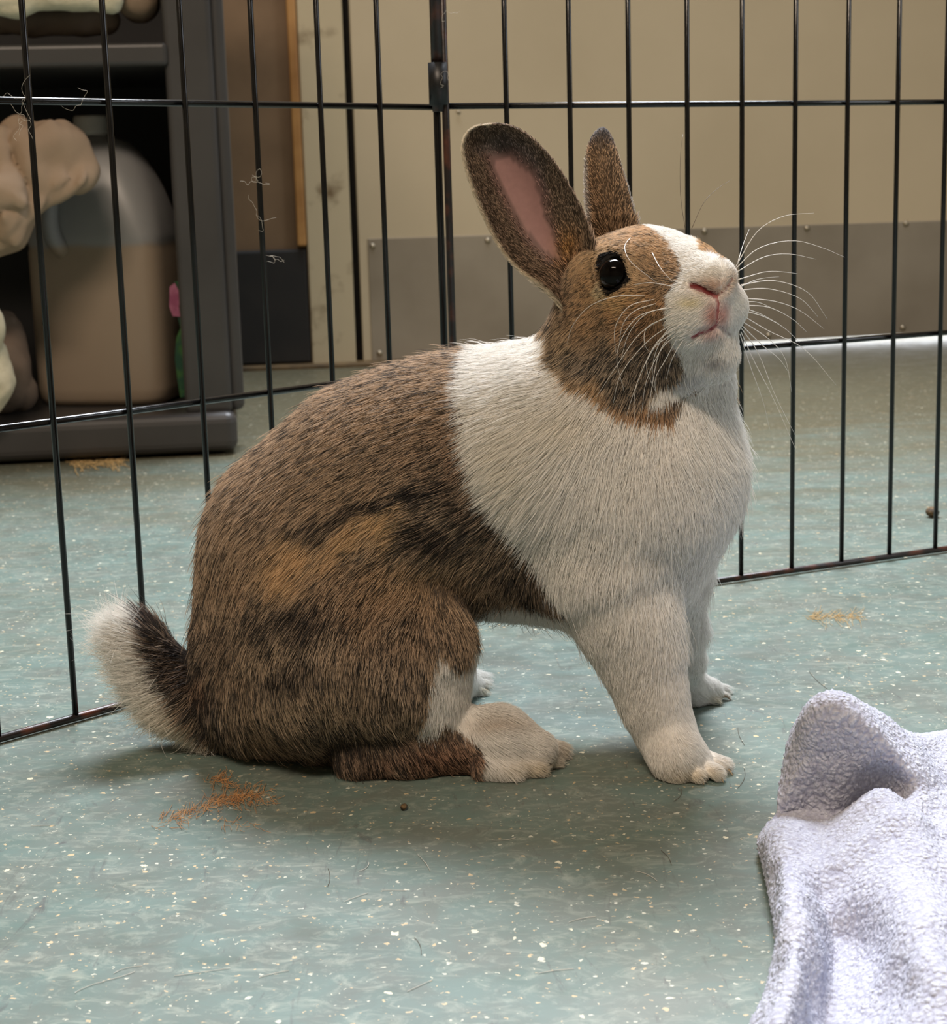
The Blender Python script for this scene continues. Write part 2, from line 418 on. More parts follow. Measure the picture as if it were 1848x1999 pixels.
def surface_nets(D, lo, h):
    S = D < 0
    nx, ny, nz = D.shape
    c = [(i, j, k) for i in (0, 1) for j in (0, 1) for k in (0, 1)]
    sub = lambda A, q: A[q[0]:nx - 1 + q[0], q[1]:ny - 1 + q[1], q[2]:nz - 1 + q[2]]
    cnt = sum(sub(S, q).astype(np.int8) for q in c)
    act = (cnt > 0) & (cnt < 8)
    idx = np.argwhere(act)
    vid = np.full(act.shape, -1, np.int64); vid[act] = np.arange(len(idx))
    acc = np.zeros((len(idx), 3)); num = np.zeros(len(idx))
    for a in c:
        for ax in range(3):
            if a[ax]: continue
            b_ = list(a); b_[ax] = 1
            da = D[idx[:, 0] + a[0], idx[:, 1] + a[1], idx[:, 2] + a[2]]
            db = D[idx[:, 0] + b_[0], idx[:, 1] + b_[1], idx[:, 2] + b_[2]]
            x = (da < 0) != (db < 0)
            t = np.where(x, da / np.where(x, da - db, 1), 0)
            p = np.tile(np.array(a, float), (len(idx), 1)); p[:, ax] = t
            acc += np.where(x[:, None], p, 0); num += x
    V = lo + h * (idx + acc / num[:, None])
    Fs = []
    for ax in range(3):
        o1, o2 = [(1, 2), (2, 0), (0, 1)][ax]
        sl0 = [slice(1, -1)] * 3; sl0[ax] = slice(0, -1); sl1 = list(sl0); sl1[ax] = slice(1, None)
        A = S[tuple(sl0)]; B = S[tuple(sl1)]
        e = np.argwhere(A != B); off = np.array([1, 1, 1]); off[ax] = 0
        g = e + off
        inside = A[tuple(e.T)]
        def cell(d1, d2):
            q = g.copy(); q[:, o1] -= d1; q[:, o2] -= d2; return vid[tuple(q.T)]
        q = np.stack([cell(1, 1), cell(0, 1), cell(0, 0), cell(1, 0)], 1)
        q[~inside] = q[~inside][:, ::-1]
        Fs.append(q)
    return V, np.vstack(Fs)
def smooth_verts(V, Q, it=2, lam=.5):
    E = np.vstack([Q[:, [0, 1]], Q[:, [1, 2]], Q[:, [2, 3]], Q[:, [3, 0]]])
    for _ in range(it):
        s = np.zeros_like(V); n = np.zeros(len(V))
        for k in range(3):
            s[:, k] = np.bincount(E[:, 0], V[E[:, 1], k], len(V)) + np.bincount(E[:, 1], V[E[:, 0], k], len(V))
        n = np.bincount(E[:, 0], minlength=len(V)) + np.bincount(E[:, 1], minlength=len(V))
        V = V + lam * (s / n[:, None] - V)
    return V
def quad_normals(V, Q):
    fn = np.cross(V[Q[:, 2]] - V[Q[:, 0]], V[Q[:, 3]] - V[Q[:, 1]])
    N = np.zeros_like(V)
    for k in range(4):
        for j in range(3): N[:, j] += np.bincount(Q[:, k], fn[:, j], len(V))
    return N / (np.linalg.norm(N, axis=1)[:, None] + 1e-12)
def fast_mesh(name, V, Q, mat, parent=None, cols=None, smooth=True):
    me = bpy.data.meshes.new(name)
    me.vertices.add(len(V)); me.vertices.foreach_set('co', V.astype(np.float32).ravel())
    me.loops.add(Q.size); me.loops.foreach_set('vertex_index', Q.astype(np.int32).ravel())
    me.polygons.add(len(Q)); me.polygons.foreach_set('loop_start', np.arange(len(Q), dtype=np.int32) * 4)
    try: me.polygons.foreach_set('loop_total', np.full(len(Q), 4, np.int32))
    except Exception: pass
    me.update(calc_edges=True)
    if cols is not None:
        a = me.color_attributes.new('col', 'FLOAT_COLOR', 'POINT')
        a.data.foreach_set('color', np.hstack([cols, np.ones((len(cols), 1))]).astype(np.float32).ravel())
    return link(name, me, mat, parent, smooth)
# cheap smooth 3-D noise
_nd = rng.normal(size=(24, 3)); _nd /= np.linalg.norm(_nd, axis=1)[:, None]; _np = rng.uniform(0, 6.28, 24)
def snoise(P, freq, seed=0, n=8):
    o = np.zeros(P.shape[:-1])
    for i in range(n):
        j = (i + seed * 5) % 24; w = freq * (1 + .45 * ((i * 7 + seed) % 5 - 2) / 2)
        o += np.sin((P @ _nd[j]) * w + _np[j] + 1.7 * np.sin((P @ _nd[(j + 9) % 24]) * w * .53 + _np[(j + 5) % 24]))
    return o / n * 1.4

#@@STRUCT_END
# ================================================================== SHELF UNIT
SO = atZ(466, 888); SP = atZ(60, 908); SO[2] = SP[2] = 0
SU = (SO - SP) / np.linalg.norm(SO - SP)            # along the front, towards its right end
SN = np.array([SU[1], -SU[0], 0.0])                 # towards the camera
def suz(px, py, off=0.0):
    p = onplane(px, py, SO + SN * off, SN); return float((p - SO) @ SU), float(p[2])
shelf = empty('plastic_shelf_unit', tuple(SO))
tag(shelf, 'dark grey plastic shelving unit standing behind the wire pen, left', 'shelf')
def sbox(name, mat, x0, x1, d0, d1, z0, z1, bevel=.004, seg=3, parent=shelf):
    b_ = bmesh.new(); frame_box(b_, SO, SU, SN, x0, x1, d0, d1, z0, z1, bevel, seg); return from_bm(name, b_, mat, parent)
zb = suz(300, 812)[1]
sbox('shelf_board', M['shelf'], -.75, 0.0, -.40, 0.0, .004, zb, .012, 4)
u1a, zt = suz(200, 84, -.012); zt2 = suz(200, 130, -.012)[1]
pl = suz(344, 500, -.02)[0]; pm = suz(437, 500, -.02)[0]; pr = suz(462, 500, -.02)[0]
sbox('shelf_board', M['shelf'], -.75, pl + .004, -.40, -.012, zt2, zt, .005)
sbox('shelf_board', M['shelf'], -.75, 0.0, -.40, -.012, zt + .33, zt + .37, .005)
sbox('post', M['shelf'], pl, pm, -.075, -.018, zb - .002, zt + .33, .006)
sbox('post', M['shelf'], pm - .004, pr, -.085, -.030, zb - .002, zt + .33, .008)
sbox('post', M['shelf'], pl, pm, -.40, -.34, zb - .002, zt + .33, .006)
sbox('post', M['shelf'], -.75, -.69, -.075, -.018, zb - .002, zt + .33, .006)
sbox('back_panel', M['shelf_back'], -.75, pr - .01, -.415, -.402, 0.0, zt + .37, .002)
sbox('side_panel', M['shelf_back'], pm - .006, pm, -.345, -.07, zb, zt + .33, .001)
# round peg hole rim on the board corner
c = SO + SU * -.035 + SN * -.03
b = bmesh.new(); bmesh.ops.create_cone(b, cap_ends=True, segments=24, radius1=.012, radius2=.010, depth=.003)
for v in b.verts: v.co += Vector((c[0], c[1], zb + .0012))
from_bm('peg_cap', b, M['shelf_back'], shelf)
# ---- jug
def jug():
    off = -.172
    uL = suz(58, 640, off)[0]; uR = suz(375, 640, off)[0]
    z0 = zb; zs = suz(200, 478, off)[1]; zcap0 = suz(180, 262, off)[1]; zcap1 = suz(180, 226, off)[1]
    uc = (uL + uR) / 2; hw = (uR - uL) / 2; capu = suz(178, 240, off)[0]; caphw = (suz(216, 240, off)[0] - suz(145, 240, off)[0]) / 2
    base = SO + SU * uc + SN * off; base[2] = z0
    z0 += .0012; base[2] = z0; r = empty('plastic_jug', tuple(base)); tag(r, 'large milky plastic jug with a screw cap on the lower shelf', 'jug')
    ang = .30; ca, sa = math.cos(ang), math.sin(ang)
    prof = [(0, .90, 0), (.008, .97, 0), (.02, 1.0, 0), (.5 * (zs - z0), 1.0, 0), (zs - z0 - .006, 1.0, 0), (zs - z0, .985, 0), (zs - z0 + .006, 1.0, 0)]
    hh = zcap0 - zs
    for t in np.linspace(.05, 1, 12):
        prof.append((zs - z0 + .006 + (hh - .006) * t, math.sqrt(max(1 - t ** 1.9, 0)) * (1 - caphw / hw * .9) + caphw / hw * .9, t))
    v = []; f_ = []; n = 40
    for z, s, t in prof:
        cu = (capu - uc) * (max(t, 0) ** 1.0) * .95
        for k in range(n):
            th = 2 * math.pi * k / n; e = .42 + .5 * t
            cx = math.copysign(abs(math.cos(th)) ** e, math.cos(th)); cy = math.copysign(abs(math.sin(th)) ** e, math.sin(th))
            X = hw * .86 * s * cx; Y_ = hw * .66 * s * cy
            X, Y_ = X * ca - Y_ * sa, X * sa + Y_ * ca
            p = base + SU * (X + cu) + SN * Y_; v.append((p[0], p[1], z0 + z))
    m_ = len(prof)
    for i in range(m_ - 1):
        for k in range(n): f_.append((i * n + k, i * n + (k + 1) % n, (i + 1) * n + (k + 1) % n, (i + 1) * n + k))
    f_.append(tuple(range(n))[::-1]); f_.append(tuple((m_ - 1) * n + k for k in range(n)))
    o = mesh('jug_body', v, f_, M['jug'], r, True)
    # jug material reads object z: keep world coords (mesh is in world coords, parent inverse set)
    # cap
    v = []; f_ = []; n = 36; cpos = base + SU * (capu - uc)
    pr_ = [(zcap0 - .002, .92), (zcap0 + .001, 1.0), (zcap0 + .004, 1.0), (zcap0 + .006, .96), (zcap1 - .003, .95), (zcap1, .88), (zcap1, 0.0)]
    for z, s in pr_:
        for k in range(n):
            th = 2 * math.pi * k / n; rr = caphw * s * (1 + (.03 if k % 2 else 0) * (s > .5))
            v.append((cpos[0] + rr * math.cos(th), cpos[1] + rr * math.sin(th), z))
    for i in range(len(pr_) - 1):
        for k in range(n): f_.append((i * n + k, i * n + (k + 1) % n, (i + 1) * n + (k + 1) % n, (i + 1) * n + k))
    mesh('cap', v, f_, M['cap'], r, True)
    # handle: a strap from the shoulder down to the ledge
    hp = []
    for (px, py, o_) in ((150, 300, off + .03), (112, 330, off + .05), (97, 400, off + .055), (100, 450, off + .055), (118, 486, off + .05), (150, 500, off + .02)):
        hp.append(onplane(np.float64(px), np.float64(py), SO + SN * o_, SN))
    v, f_ = tube(catmull(hp, 22), .0105, 12); mesh('handle', v, f_, M['jug'], r, True)
    # printed flower label round the right side
    def patch(name, poly, mat, o_):
        vv = [onplane(np.float64(px), np.float64(py), SO + SN * o_, SN) for px, py in poly]
        nb = len(vv); vv += [p - SN * .002 for p in vv]
        ff = [tuple(range(nb)), tuple(range(2 * nb - 1, nb - 1, -1))] + [(i, i + nb, (i + 1) % nb + nb, (i + 1) % nb) for i in range(nb)]
        return mesh(name, vv, ff, mat, r)
    lo_ = off + hw * .66 * 1.02 + .012
    lab = patch('label', [(340, 550), (372, 545), (378, 772), (352, 776), (346, 740), (341, 700), (344, 660), (352, 640), (345, 610)], M['label_green'], lo_)
    p1 = patch('petal', [(331, 560), (341, 552), (352, 575), (349, 600), (352, 618), (337, 617), (330, 598)], M['label_pink'], lo_ + .003)
jug()
# ---- crumpled cloth on the lower shelf
def sdf_cloth(name, label, prims, off, mat, ridge, zmin=None, h=.003, group=None, seed=1, amp=.006, freq=90, k=.012):
    fld = Field(); pts_all = []
    for ch in prims:
        pts = []
        for (px, py, o_, r_) in ch:
            p = onplane(np.float64(px), np.float64(py), SO + SN * (off + o_), SN); pts.append((p, r_ * 2.05 / F)); pts_all.append((p, r_ * 2.05 / F))
        fld.chain(pts, k)
    P = np.array([p for p, _ in pts_all]); R = max(r for _, r in pts_all) + .02
    D, lo = fld.grid(P.min(0) - R, P.max(0) + R, h)
    nx, ny, nz = D.shape
    G = np.stack(np.meshgrid(*[lo[i] + h * np.arange(D.shape[i]) for i in range(3)], indexing='ij'), -1)
    n1 = np.abs(snoise(G, freq, seed)) ; n2 = np.abs(snoise(G, freq * 2.1, seed + 2))
    D = D + amp * (.75 - np.sqrt(n1) * 1.15) * ridge + amp * .35 * (.4 - n2)
    D[0], D[-1], D[:, 0], D[:, -1], D[:, :, 0], D[:, :, -1] = (.01,) * 6
    if zmin is not None: D = np.maximum(D, (zmin + .001 - G[..., 2]))
    V, Q = surface_nets(D, lo, h); V = smooth_verts(V, Q, 1, .3)
    base = V.mean(0); base[2] = V[:, 2].min()
    o = fast_mesh(name, V - base, Q, mat); o.location = base
    tag(o, label, 'cloth' if 'towel' not in name else 'towel', group); return o
sdf_cloth('crumpled_cloth', 'crumpled taupe cloth stuffed beside the jug on the lower shelf', [
    [(-80, 320, 0, 90), (30, 300, 0, 62), (110, 300, 0, 55), (150, 345, .01, 38)], [(-60, 420, .02, 70), (10, 400, .03, 62), (15, 450, .03, 42)],
    [(60, 350, .02, 50), (100, 350, .02, 34)], [(-90, 500, .0, 50), (-10, 470, .02, 35)], [(-120, 330, 0, 80), (-115, 600, 0, 40), (-110, 790, 0, 42)]], -.02, M['taupe'], 1.0, zb, amp=.018, freq=72)
sdf_cloth('cream_cloth', 'pale cream cloth lump at the left edge below the taupe cloth', [
    [(-42, 600, .05, 36), (-30, 640, .04, 32), (-25, 700, .02, 36), (-22, 745, .02, 42), (-30, 785, .02, 34)]], 0.0, M['towel'], 1.0, zb, seed=3)
sdf_cloth('dark_cloth', 'dark grey-brown cloth lying low between the jug and the cream cloth', [
    [(10, 700, 0, 40), (30, 760, .0, 38), (-5, 785, 0, 30)], [(10, 640, -.03, 34), (30, 720, 0, 30)]], -.085, M['taupe_dark'], 1.0, zb, seed=2)
sdf_cloth('folded_towel', 'cream towel with a wavy lower hem on the upper shelf', [
    [(-40, -10, .06, 36), (35, -2, .06, 30), (95, -18, .06, 30), (150, -14, .06, 30), (215, 0, .06, 26)], [(-40, -50, .03, 50), (100, -60, .03, 50), (220, -50, .03, 50)]], -.09, M['towel'], .6, zt, seed=4, amp=.004)
sdf_cloth('flat_towel', 'grey shaded towel under the cream one on the upper shelf', [
    [(-40, 30, 0, 34), (60, 45, 0, 24), (150, 40, 0, 26), (210, 40, 0, 26)]], -.09, M['taupe_dark'], .7, zt, seed=5, amp=.005)
sdf_cloth('rolled_towel', 'rolled beige towel at the right end of the upper shelf', [
    [(272, 4, -.05, 40), (270, 0, .02, 38)]], -.09, M['taupe'], .6, zt, seed=6, amp=.004)

# ================================================================== WIRE PEN
pen = empty('wire_exercise_pen', (-.013, 1.15, 0)); tag(pen, 'black folding wire pen with rusty bottom rails standing behind the rabbit', 'pet pen')
ZB, ZM, ZT2, ZTOP = .0032, .1755, .3508, .61
JL = atY(np.float64(863), np.float64(550), 1.157) * np.array([1, 1, 0]); L0 = atZ(152, 1400, .003); L0[2] = 0
UL = (JL - L0) / np.linalg.norm(JL - L0); NL = np.array([UL[1], -UL[0], 0])
JR = atY(np.float64(880), np.float64(550), 1.147) * np.array([1, 1, 0]); R0 = atZ(1821, 1075, .003); R0[2] = 0
UR = (R0 - JR) / np.linalg.norm(R0 - JR); NR = np.array([UR[1], -UR[0], 0])
RW = .0018
def rod(name, a, b, r, mat, seg=10, parent=pen, n=2):
    pts = np.linspace(a, b, n); v, f_ = tube(pts, r, seg); return mesh(name, v, f_, mat, parent, True)
def wires(names_px, O, U, N, xs_end):
    for px, py in names_px:
        p = onplane(np.float64(px), np.float64(py), O, N); s = (p - O) @ U; q = O + U * s
        rod('vertical_wire', q + [0, 0, ZB], q + [0, 0, ZTOP], RW, M['wire'])
wires([(57, 200), (212, 200), (361, 200), (498, 200), (625, 200), (741, 200), (100, 820)][:6], L0, UL, NL, None)
for k in (1, 2, 3, 4):
    q = L0 + UL * (-.0512 * k); rod('vertical_wire', q + [0, 0, ZB], q + [0, 0, ZTOP], RW, M['wire'])
wires([(988, 200), (1112, 200), (1227, 200), (1341, 200), (1448, 200), (1552, 200), (1654, 200), (1752, 200), (1846, 200)], JR, UR, NR, None)
for k in (1, 2, 3):
    q = R0 + UR * (.047 * k); rod('vertical_wire', q + [0, 0, ZB], q + [0, 0, ZTOP], RW, M['wire'])
for z, r_, mt in ((ZB, .0023, 'rust_wire'), (ZM, .0021, 'wire'), (ZT2, .0021, 'wire'), (ZTOP, .0023, 'wire')):
    back = -.0036 if z != ZB else 0.0
    a = L0 - UL * .26 + NL * back; b_ = JL + NL * back
    rod('horizontal_rail', a + [0, 0, z], b_ + [0, 0, z], r_, M[mt])
    a = JR + NR * back; b_ = R0 + UR * .20 + NR * back
    rod('horizontal_rail', a + [0, 0, z], b_ + [0, 0, z], r_, M[mt])
rod('end_wire', JL + [0, 0, .002], JL + [0, 0, ZTOP], .0025, M['wire'])
rod('end_wire', JR + [0, 0, .002], JR + [0, 0, ZTOP], .0025, M['rust_wire'])
jc = (JL + JR) / 2
zc0 = onplane(np.float64(855), np.float64(206), jc, NL)[2]; zc1 = onplane(np.float64(855), np.float64(123), jc, NL)[2]
cc = atY(np.float64(856), np.float64(165), jc[1]); cx_ = np.array([cc[0], cc[1] - .004, 0])
rod('hinge_sleeve', cx_ + [0, 0, zc0], cx_ + [0, 0, zc1], .0066, M['clip'], 20)
rod('hinge_pin', cx_ + [0, 0, zc0 - .004], cx_ + [0.0006, 0, ZTOP + .02], .0046, M['rust_wire'], 16)

# ================================================================== RABBIT
def P3(px, py, Y): return atY(np.float64(px), np.float64(py), Y)
def node(px, py, Y, r):
    p = P3(px, py, Y); z = (p - EYE0) @ FWD; return (p, r * z / F)
def gnode(px, py, r, lift=0.0):
    """a ball resting on the floor whose centre shows at this pixel"""
    z = .02
    for _ in range(6):
        p = atZ(np.float64(px), np.float64(py), z); rr = r * ((p - EYE0) @ FWD) / F; z = rr + lift
    return (p, rr)
B = Field()
YB = .905
K = .016
# torso
B.chain([node(600, 1235, .900, 212), node(645, 1085, .902, 228), node(755, 965, .900, 208), node(890, 905, .893, 180)], .02)
B.chain([node(890, 905, .893, 180), node(1040, 890, .885, 172), node(1150, 900, .880, 178), node(1205, 960, .878, 182)], .03)
B.chain([node(1215, 980, .876, 180), node(1220, 1060, .878, 150)], .02)
B.chain([node(860, 1040, .900, 120), node(1000, 1040, .895, 125), node(1130, 1060, .885, 130)], .03)
# chest ruff and neck
B.chain([node(1158, 800, .878, 124), node(1240, 690, .872, 105)], .03)
B.chain([node(1300, 840, .866, 114), node(1325, 740, .862, 92)], .03)
B.chain([node(1280, 940, .866, 126)], .03)
# haunches
B.chain([node(660, 1270, .862, 190), node(760, 1290, .855, 140), node(812, 1242, .856, 80)], .02)
B.chain([node(680, 1240, .945, 175), node(790, 1240, .952, 120)], .02)
B.chain([node(560, 1330, .885, 150), node(640, 1380, .875, 92)], .02)
# near hind leg: shank and long foot flat on the floor
B.chain([node(828, 1270, .848, 62), node(840, 1370, .846, 46), node(800, 1450, .845, 46)], .018)
B.chain([gnode(700, 1468, 45), gnode(800, 1458, 49), gnode(905, 1450, 50), gnode(972, 1446, 56), gnode(1040, 1464, 40)], .012)
for (a, b_) in (((1010, 1456), (1090, 1466)), ((1000, 1476), (1076, 1484)), ((975, 1488), (1046, 1500)), ((945, 1492), (1000, 1508))):
    B.chain([gnode(*a, 27), gnode(*b_, 16)], .003)
# far hind foot
B.chain([gnode(770, 1385, 40), gnode(860, 1350, 34), gnode(905, 1332, 26)], .012)
for (a, b_) in (((900, 1322), (945, 1322)), ((900, 1334), (945, 1336)), ((895, 1345), (938, 1350))):
    B.chain([gnode(*a, 16), gnode(*b_, 8)], .003)
B.chain([node(840, 1250, .940, 60), node(880, 1320, .955, 26)], .016)
# near fore leg
B.chain([node(1185, 1120, .850, 105), node(1228, 1220, .846, 74), node(1260, 1310, .842, 56), node(1282, 1385, .838, 44), node(1304, 1440, .836, 41)], .018)
B.chain([node(1304, 1440, .836, 41), gnode(1322, 1480, 38), gnode(1355, 1484, 27)], .012)
for (a, b_) in (((1350, 1476), (1413, 1494)), ((1345, 1486), (1398, 1510)), ((1322, 1490), (1362, 1514)), ((1300, 1490), (1322, 1512))):
    B.chain([gnode(*a, 23), gnode(*b_, 15)], .0025)
# far fore leg
B.chain([node(1290, 1130, .905, 90), node(1322, 1220, .918, 34), node(1336, 1290, .926, 22), gnode(1352, 1348, 26)], .014)
B.chain([gnode(1352, 1350, 26), gnode(1385, 1348, 22)], .01)
for (a, b_) in (((1380, 1340), (1414, 1346)), ((1378, 1350), (1412, 1358)), ((1370, 1358), (1395, 1368))):
    B.chain([gnode(*a, 14), gnode(*b_, 9)], .003)
# tail
B.chain([node(395, 1350, .900, 45), node(330, 1310, .898, 34), node(285, 1262, .896, 26), node(268, 1240, .896, 18)], .012)
B.chain([node(430, 1412, .888, 46), node(365, 1372, .890, 38), node(310, 1325, .892, 30)], .012)
# head
B.chain([node(1215, 572, .872, 112)], .03)
B.chain([node(1200, 665, .868, 84), node(1230, 715, .862, 84)], .02)
B.chain([node(1275, 545, .855, 88), node(1330, 535, .842, 64)], .016)
B.chain([node(1290, 560, .850, 92), node(1375, 588, .828, 62)], .014)
B.chain([node(1290, 650, .850, 88), node(1360, 655, .830, 48)], .014)
B.chain([node(1250, 560, .850, 84)], .012)
B.chain([node(1240, 755, .852, 40), node(1163, 728, .862, 50)], .02)
B.chain([node(1270, 760, .850, 34)], .014)
# muzzle: nose bridge, tip, two lip pads, chin
B.chain([node(1360, 532, .828, 48), node(1400, 540, .812, 36)], .008)
B.chain([node(1352, 612, .817, 52)], .020)
B.chain([node(1422, 598, .822, 34)], .008)
B.chain([node(1392, 690, .826, 44), node(1350, 700, .832, 42)], .010)
# eye: find where the head's surface is
hit = B.hit(np.float64(1200), np.float64(536))
EC_dir = ray(np.float64(1200), np.float64(536)); EC_dir = EC_dir / np.linalg.norm(EC_dir)
ER = .0080
EYE_C = hit + EC_dir * (ER * .60)
B.cap(EYE_C, EYE_C, ER * 1.02, ER * 1.02, .0015, 'sub')
# the other eye: mirrored across the plane of blaze, nose and throat
_m0 = P3(1312, 456, .858); _m1 = P3(1399, 572, .806); _m2 = P3(1372, 720, .838)
MN = np.cross(_m1 - _m0, _m2 - _m0); MN /= np.linalg.norm(MN)
if MN[0] < 0: MN = -MN
EYE2 = EYE_C - 2 * ((EYE_C - _m0) @ MN) * MN
_c = EYE2 - MN * .03; _dir = (EYE2 - _c) / np.linalg.norm(EYE2 - _c)
for _t in np.linspace(0, .06, 240):
    if B.eval((_c + _dir * _t)[None])[0] > -ER * .60: break
EYE2 = _c + _dir * _t
B.cap(EYE2, EYE2, ER * 1.02, ER * 1.02, .0015, 'sub')
# grooves of nose and mouth
def surf(px, py, push=0.0):
    h_ = B.hit(np.float64(px), np.float64(py)); d_ = ray(np.float64(px), np.float64(py)); return h_ + d_ / np.linalg.norm(d_) * push
NOSTRIL = [(1352, 557), (1368, 562), (1384, 570), (1397, 575)]
NOSTRIL_R = [(1400, 575), (1412, 567), (1422, 556), (1428, 543)]
CLEFT = [(1397, 575), (1401, 590), (1401, 610), (1400, 632)]
MOUTH = [(1352, 658), (1368, 648), (1384, 643), (1399, 634), (1412, 640), (1424, 652)]
grooves = []
for L_, r_, push in ((NOSTRIL, .0021, .0008), (NOSTRIL_R, .0009, .0003), (CLEFT, .0008, .0003), (MOUTH, .0012, .0004)):
    grooves.append([(surf(px, py, push), r_) for px, py in L_])
for g_ in grooves: B.chain(g_, .0016, 'sub')

HS = .0016
D, lo = B.grid((-.21, .765, -.004), (.175, 1.03, .285), HS, floorz=.0012)
V, Q = surface_nets(D, lo, HS)
V = smooth_verts(V, Q, 1, .45)
nbody = len(V)

# ---- ears: thin cupped shells with a real thickness
def resample(P, n):
    P = np.asarray(P, float); return catmull(P, n)
def ear(Lp, Rp, YL, YR, cup, thick, ns=64, nv=30):
    Lc = resample([(a, b_) for a, b_ in Lp], ns); Rc = resample([(a, b_) for a, b_ in Rp], ns)
    s = np.linspace(0, 1, ns)
    L3 = atY(Lc[:, 0], Lc[:, 1], YL(s)); R3 = atY(Rc[:, 0], Rc[:, 1], YR(s))
    v = np.linspace(-1, 1, nv)
    prof = (1 - np.abs(v) ** 2.2)
    Cc = cup(s)
    Pf = L3[:, None] * (.5 - .5 * v)[None, :, None] + R3[:, None] * (.5 + .5 * v)[None, :, None]
    Pf = Pf + (FWD * .9)[None, None] * (Cc[:, None] * prof[None])[..., None]
    du = np.gradient(Pf, axis=0); dv = np.gradient(Pf, axis=1)
    n = np.cross(dv, du); n /= np.linalg.norm(n, axis=-1)[..., None] + 1e-9
    if (n @ FWD).mean() > 0: n = -n                      # n looks at the camera
    th = thick * (.25 + .75 * (1 - v ** 6))[None] * np.minimum(1, .3 + 4 * (1 - s))[:, None]
    Pb = Pf - n * th[..., None]
    VV = np.vstack([Pf.reshape(-1, 3), Pb.reshape(-1, 3)]); o = ns * nv
    q = []
    I = lambda i, j, w: w * o + i * nv + j
    for i in range(ns - 1):
        for j in range(nv - 1):
            q.append((I(i, j, 0), I(i, j + 1, 0), I(i + 1, j + 1, 0), I(i + 1, j, 0)))
            q.append((I(i, j, 1), I(i + 1, j, 1), I(i + 1, j + 1, 1), I(i, j + 1, 1)))
        q.append((I(i, 0, 0), I(i + 1, 0, 0), I(i + 1, 0, 1), I(i, 0, 1)))
        q.append((I(i, nv - 1, 0), I(i, nv - 1, 1), I(i + 1, nv - 1, 1), I(i + 1, nv - 1, 0)))
    for j in range(nv - 1):
        q.append((I(ns - 1, j, 0), I(ns - 1, j + 1, 0), I(ns - 1, j + 1, 1), I(ns - 1, j, 1)))
        q.append((I(0, j, 0), I(0, j, 1), I(0, j + 1, 1), I(0, j + 1, 0)))
    q = np.array(q)
    tang = du / (np.linalg.norm(du, axis=-1)[..., None] + 1e-9)
    side = dv / (np.linalg.norm(dv, axis=-1)[..., None] + 1e-9)
    T_ = tang + side * (v * .9)[None, :, None]
    T_ = np.vstack([T_.reshape(-1, 3), tang.reshape(-1, 3)])
    sv = np.stack(np.broadcast_arrays(s[:, None], v[None]), -1).reshape(-1, 2); sv = np.vstack([sv, sv])
    face = np.concatenate([np.zeros(o), np.ones(o)])
    # orientation: make front faces look at camera
    c0 = q[0]; nn = np.cross(VV[c0[2]] - VV[c0[0]], VV[c0[3]] - VV[c0[1]])
    if nn @ FWD > 0: q = q[:, ::-1]
    return VV, q, T_, sv, face
E1 = ear([(1112, 640), (1095, 596), (1060, 560), (1015, 528), (978, 487), (950, 435), (928, 385), (911, 335), (902, 292), (910, 262), (930, 247), (952, 243)],
         [(1160, 560), (1163, 510), (1154, 465), (1142, 425), (1124, 388), (1104, 352), (1082, 318), (1058, 290), (1032, 266), (1005, 250), (978, 243), (954, 242)],
         lambda s: .856 + .030 * s, lambda s: .852 + .030 * s, lambda s: .022 * np.sin(math.pi * np.clip(s * .80 + .12, 0, 1)) ** .8, .0022)
E2 = ear([(1160, 520), (1152, 462), (1144, 410), (1141, 360), (1142, 315), (1150, 278), (1162, 257), (1174, 251)],
         [(1252, 500), (1243, 448), (1235, 402), (1223, 356), (1212, 322), (1202, 289), (1190, 262), (1176, 251)],
         lambda s: .893 + .012 * s, lambda s: .905 + .004 * s, lambda s: -.012 * np.sin(math.pi * np.clip(s * .8 + .1, 0, 1)), .0022, 44, 22)
off1 = len(V); V = np.vstack([V, E1[0]]); Q = np.vstack([Q, E1[1] + off1])
off2 = len(V); V = np.vstack([V, E2[0]]); Q = np.vstack([Q, E2[1] + off2])
N = quad_normals(V, Q)

# ---- coat pattern -------------------------------------------------
def segd(x, y, poly, closed=False):
    P = np.asarray(poly, float); best = np.full(x.shape, 1e9)
    n = len(P)
    for i in range(n if closed else n - 1):
        a = P[i]; b_ = P[(i + 1) % n]; ab = b_ - a
        t = np.clip(((x - a[0]) * ab[0] + (y - a[1]) * ab[1]) / (ab @ ab), 0, 1)
        best = np.minimum(best, np.hypot(x - a[0] - t * ab[0], y - a[1] - t * ab[1]))
    return best
def polysd(x, y, poly):
    """positive inside"""
    P = np.asarray(poly, float); ins = np.zeros(x.shape, bool); n = len(P)
    for i in range(n):
        a = P[i]; b_ = P[(i + 1) % n]
        c_ = ((a[1] > y) != (b_[1] > y)) & (x < (b_[0] - a[0]) * (y - a[1]) / (b_[1] - a[1] + 1e-12) + a[0])
        ins ^= c_
    d = segd(x, y, poly, True); return np.where(ins, d, -d)
def sstep(x, a, b_): t = np.clip((x - a) / (b_ - a), 0, 1); return t * t * (3 - 2 * t)

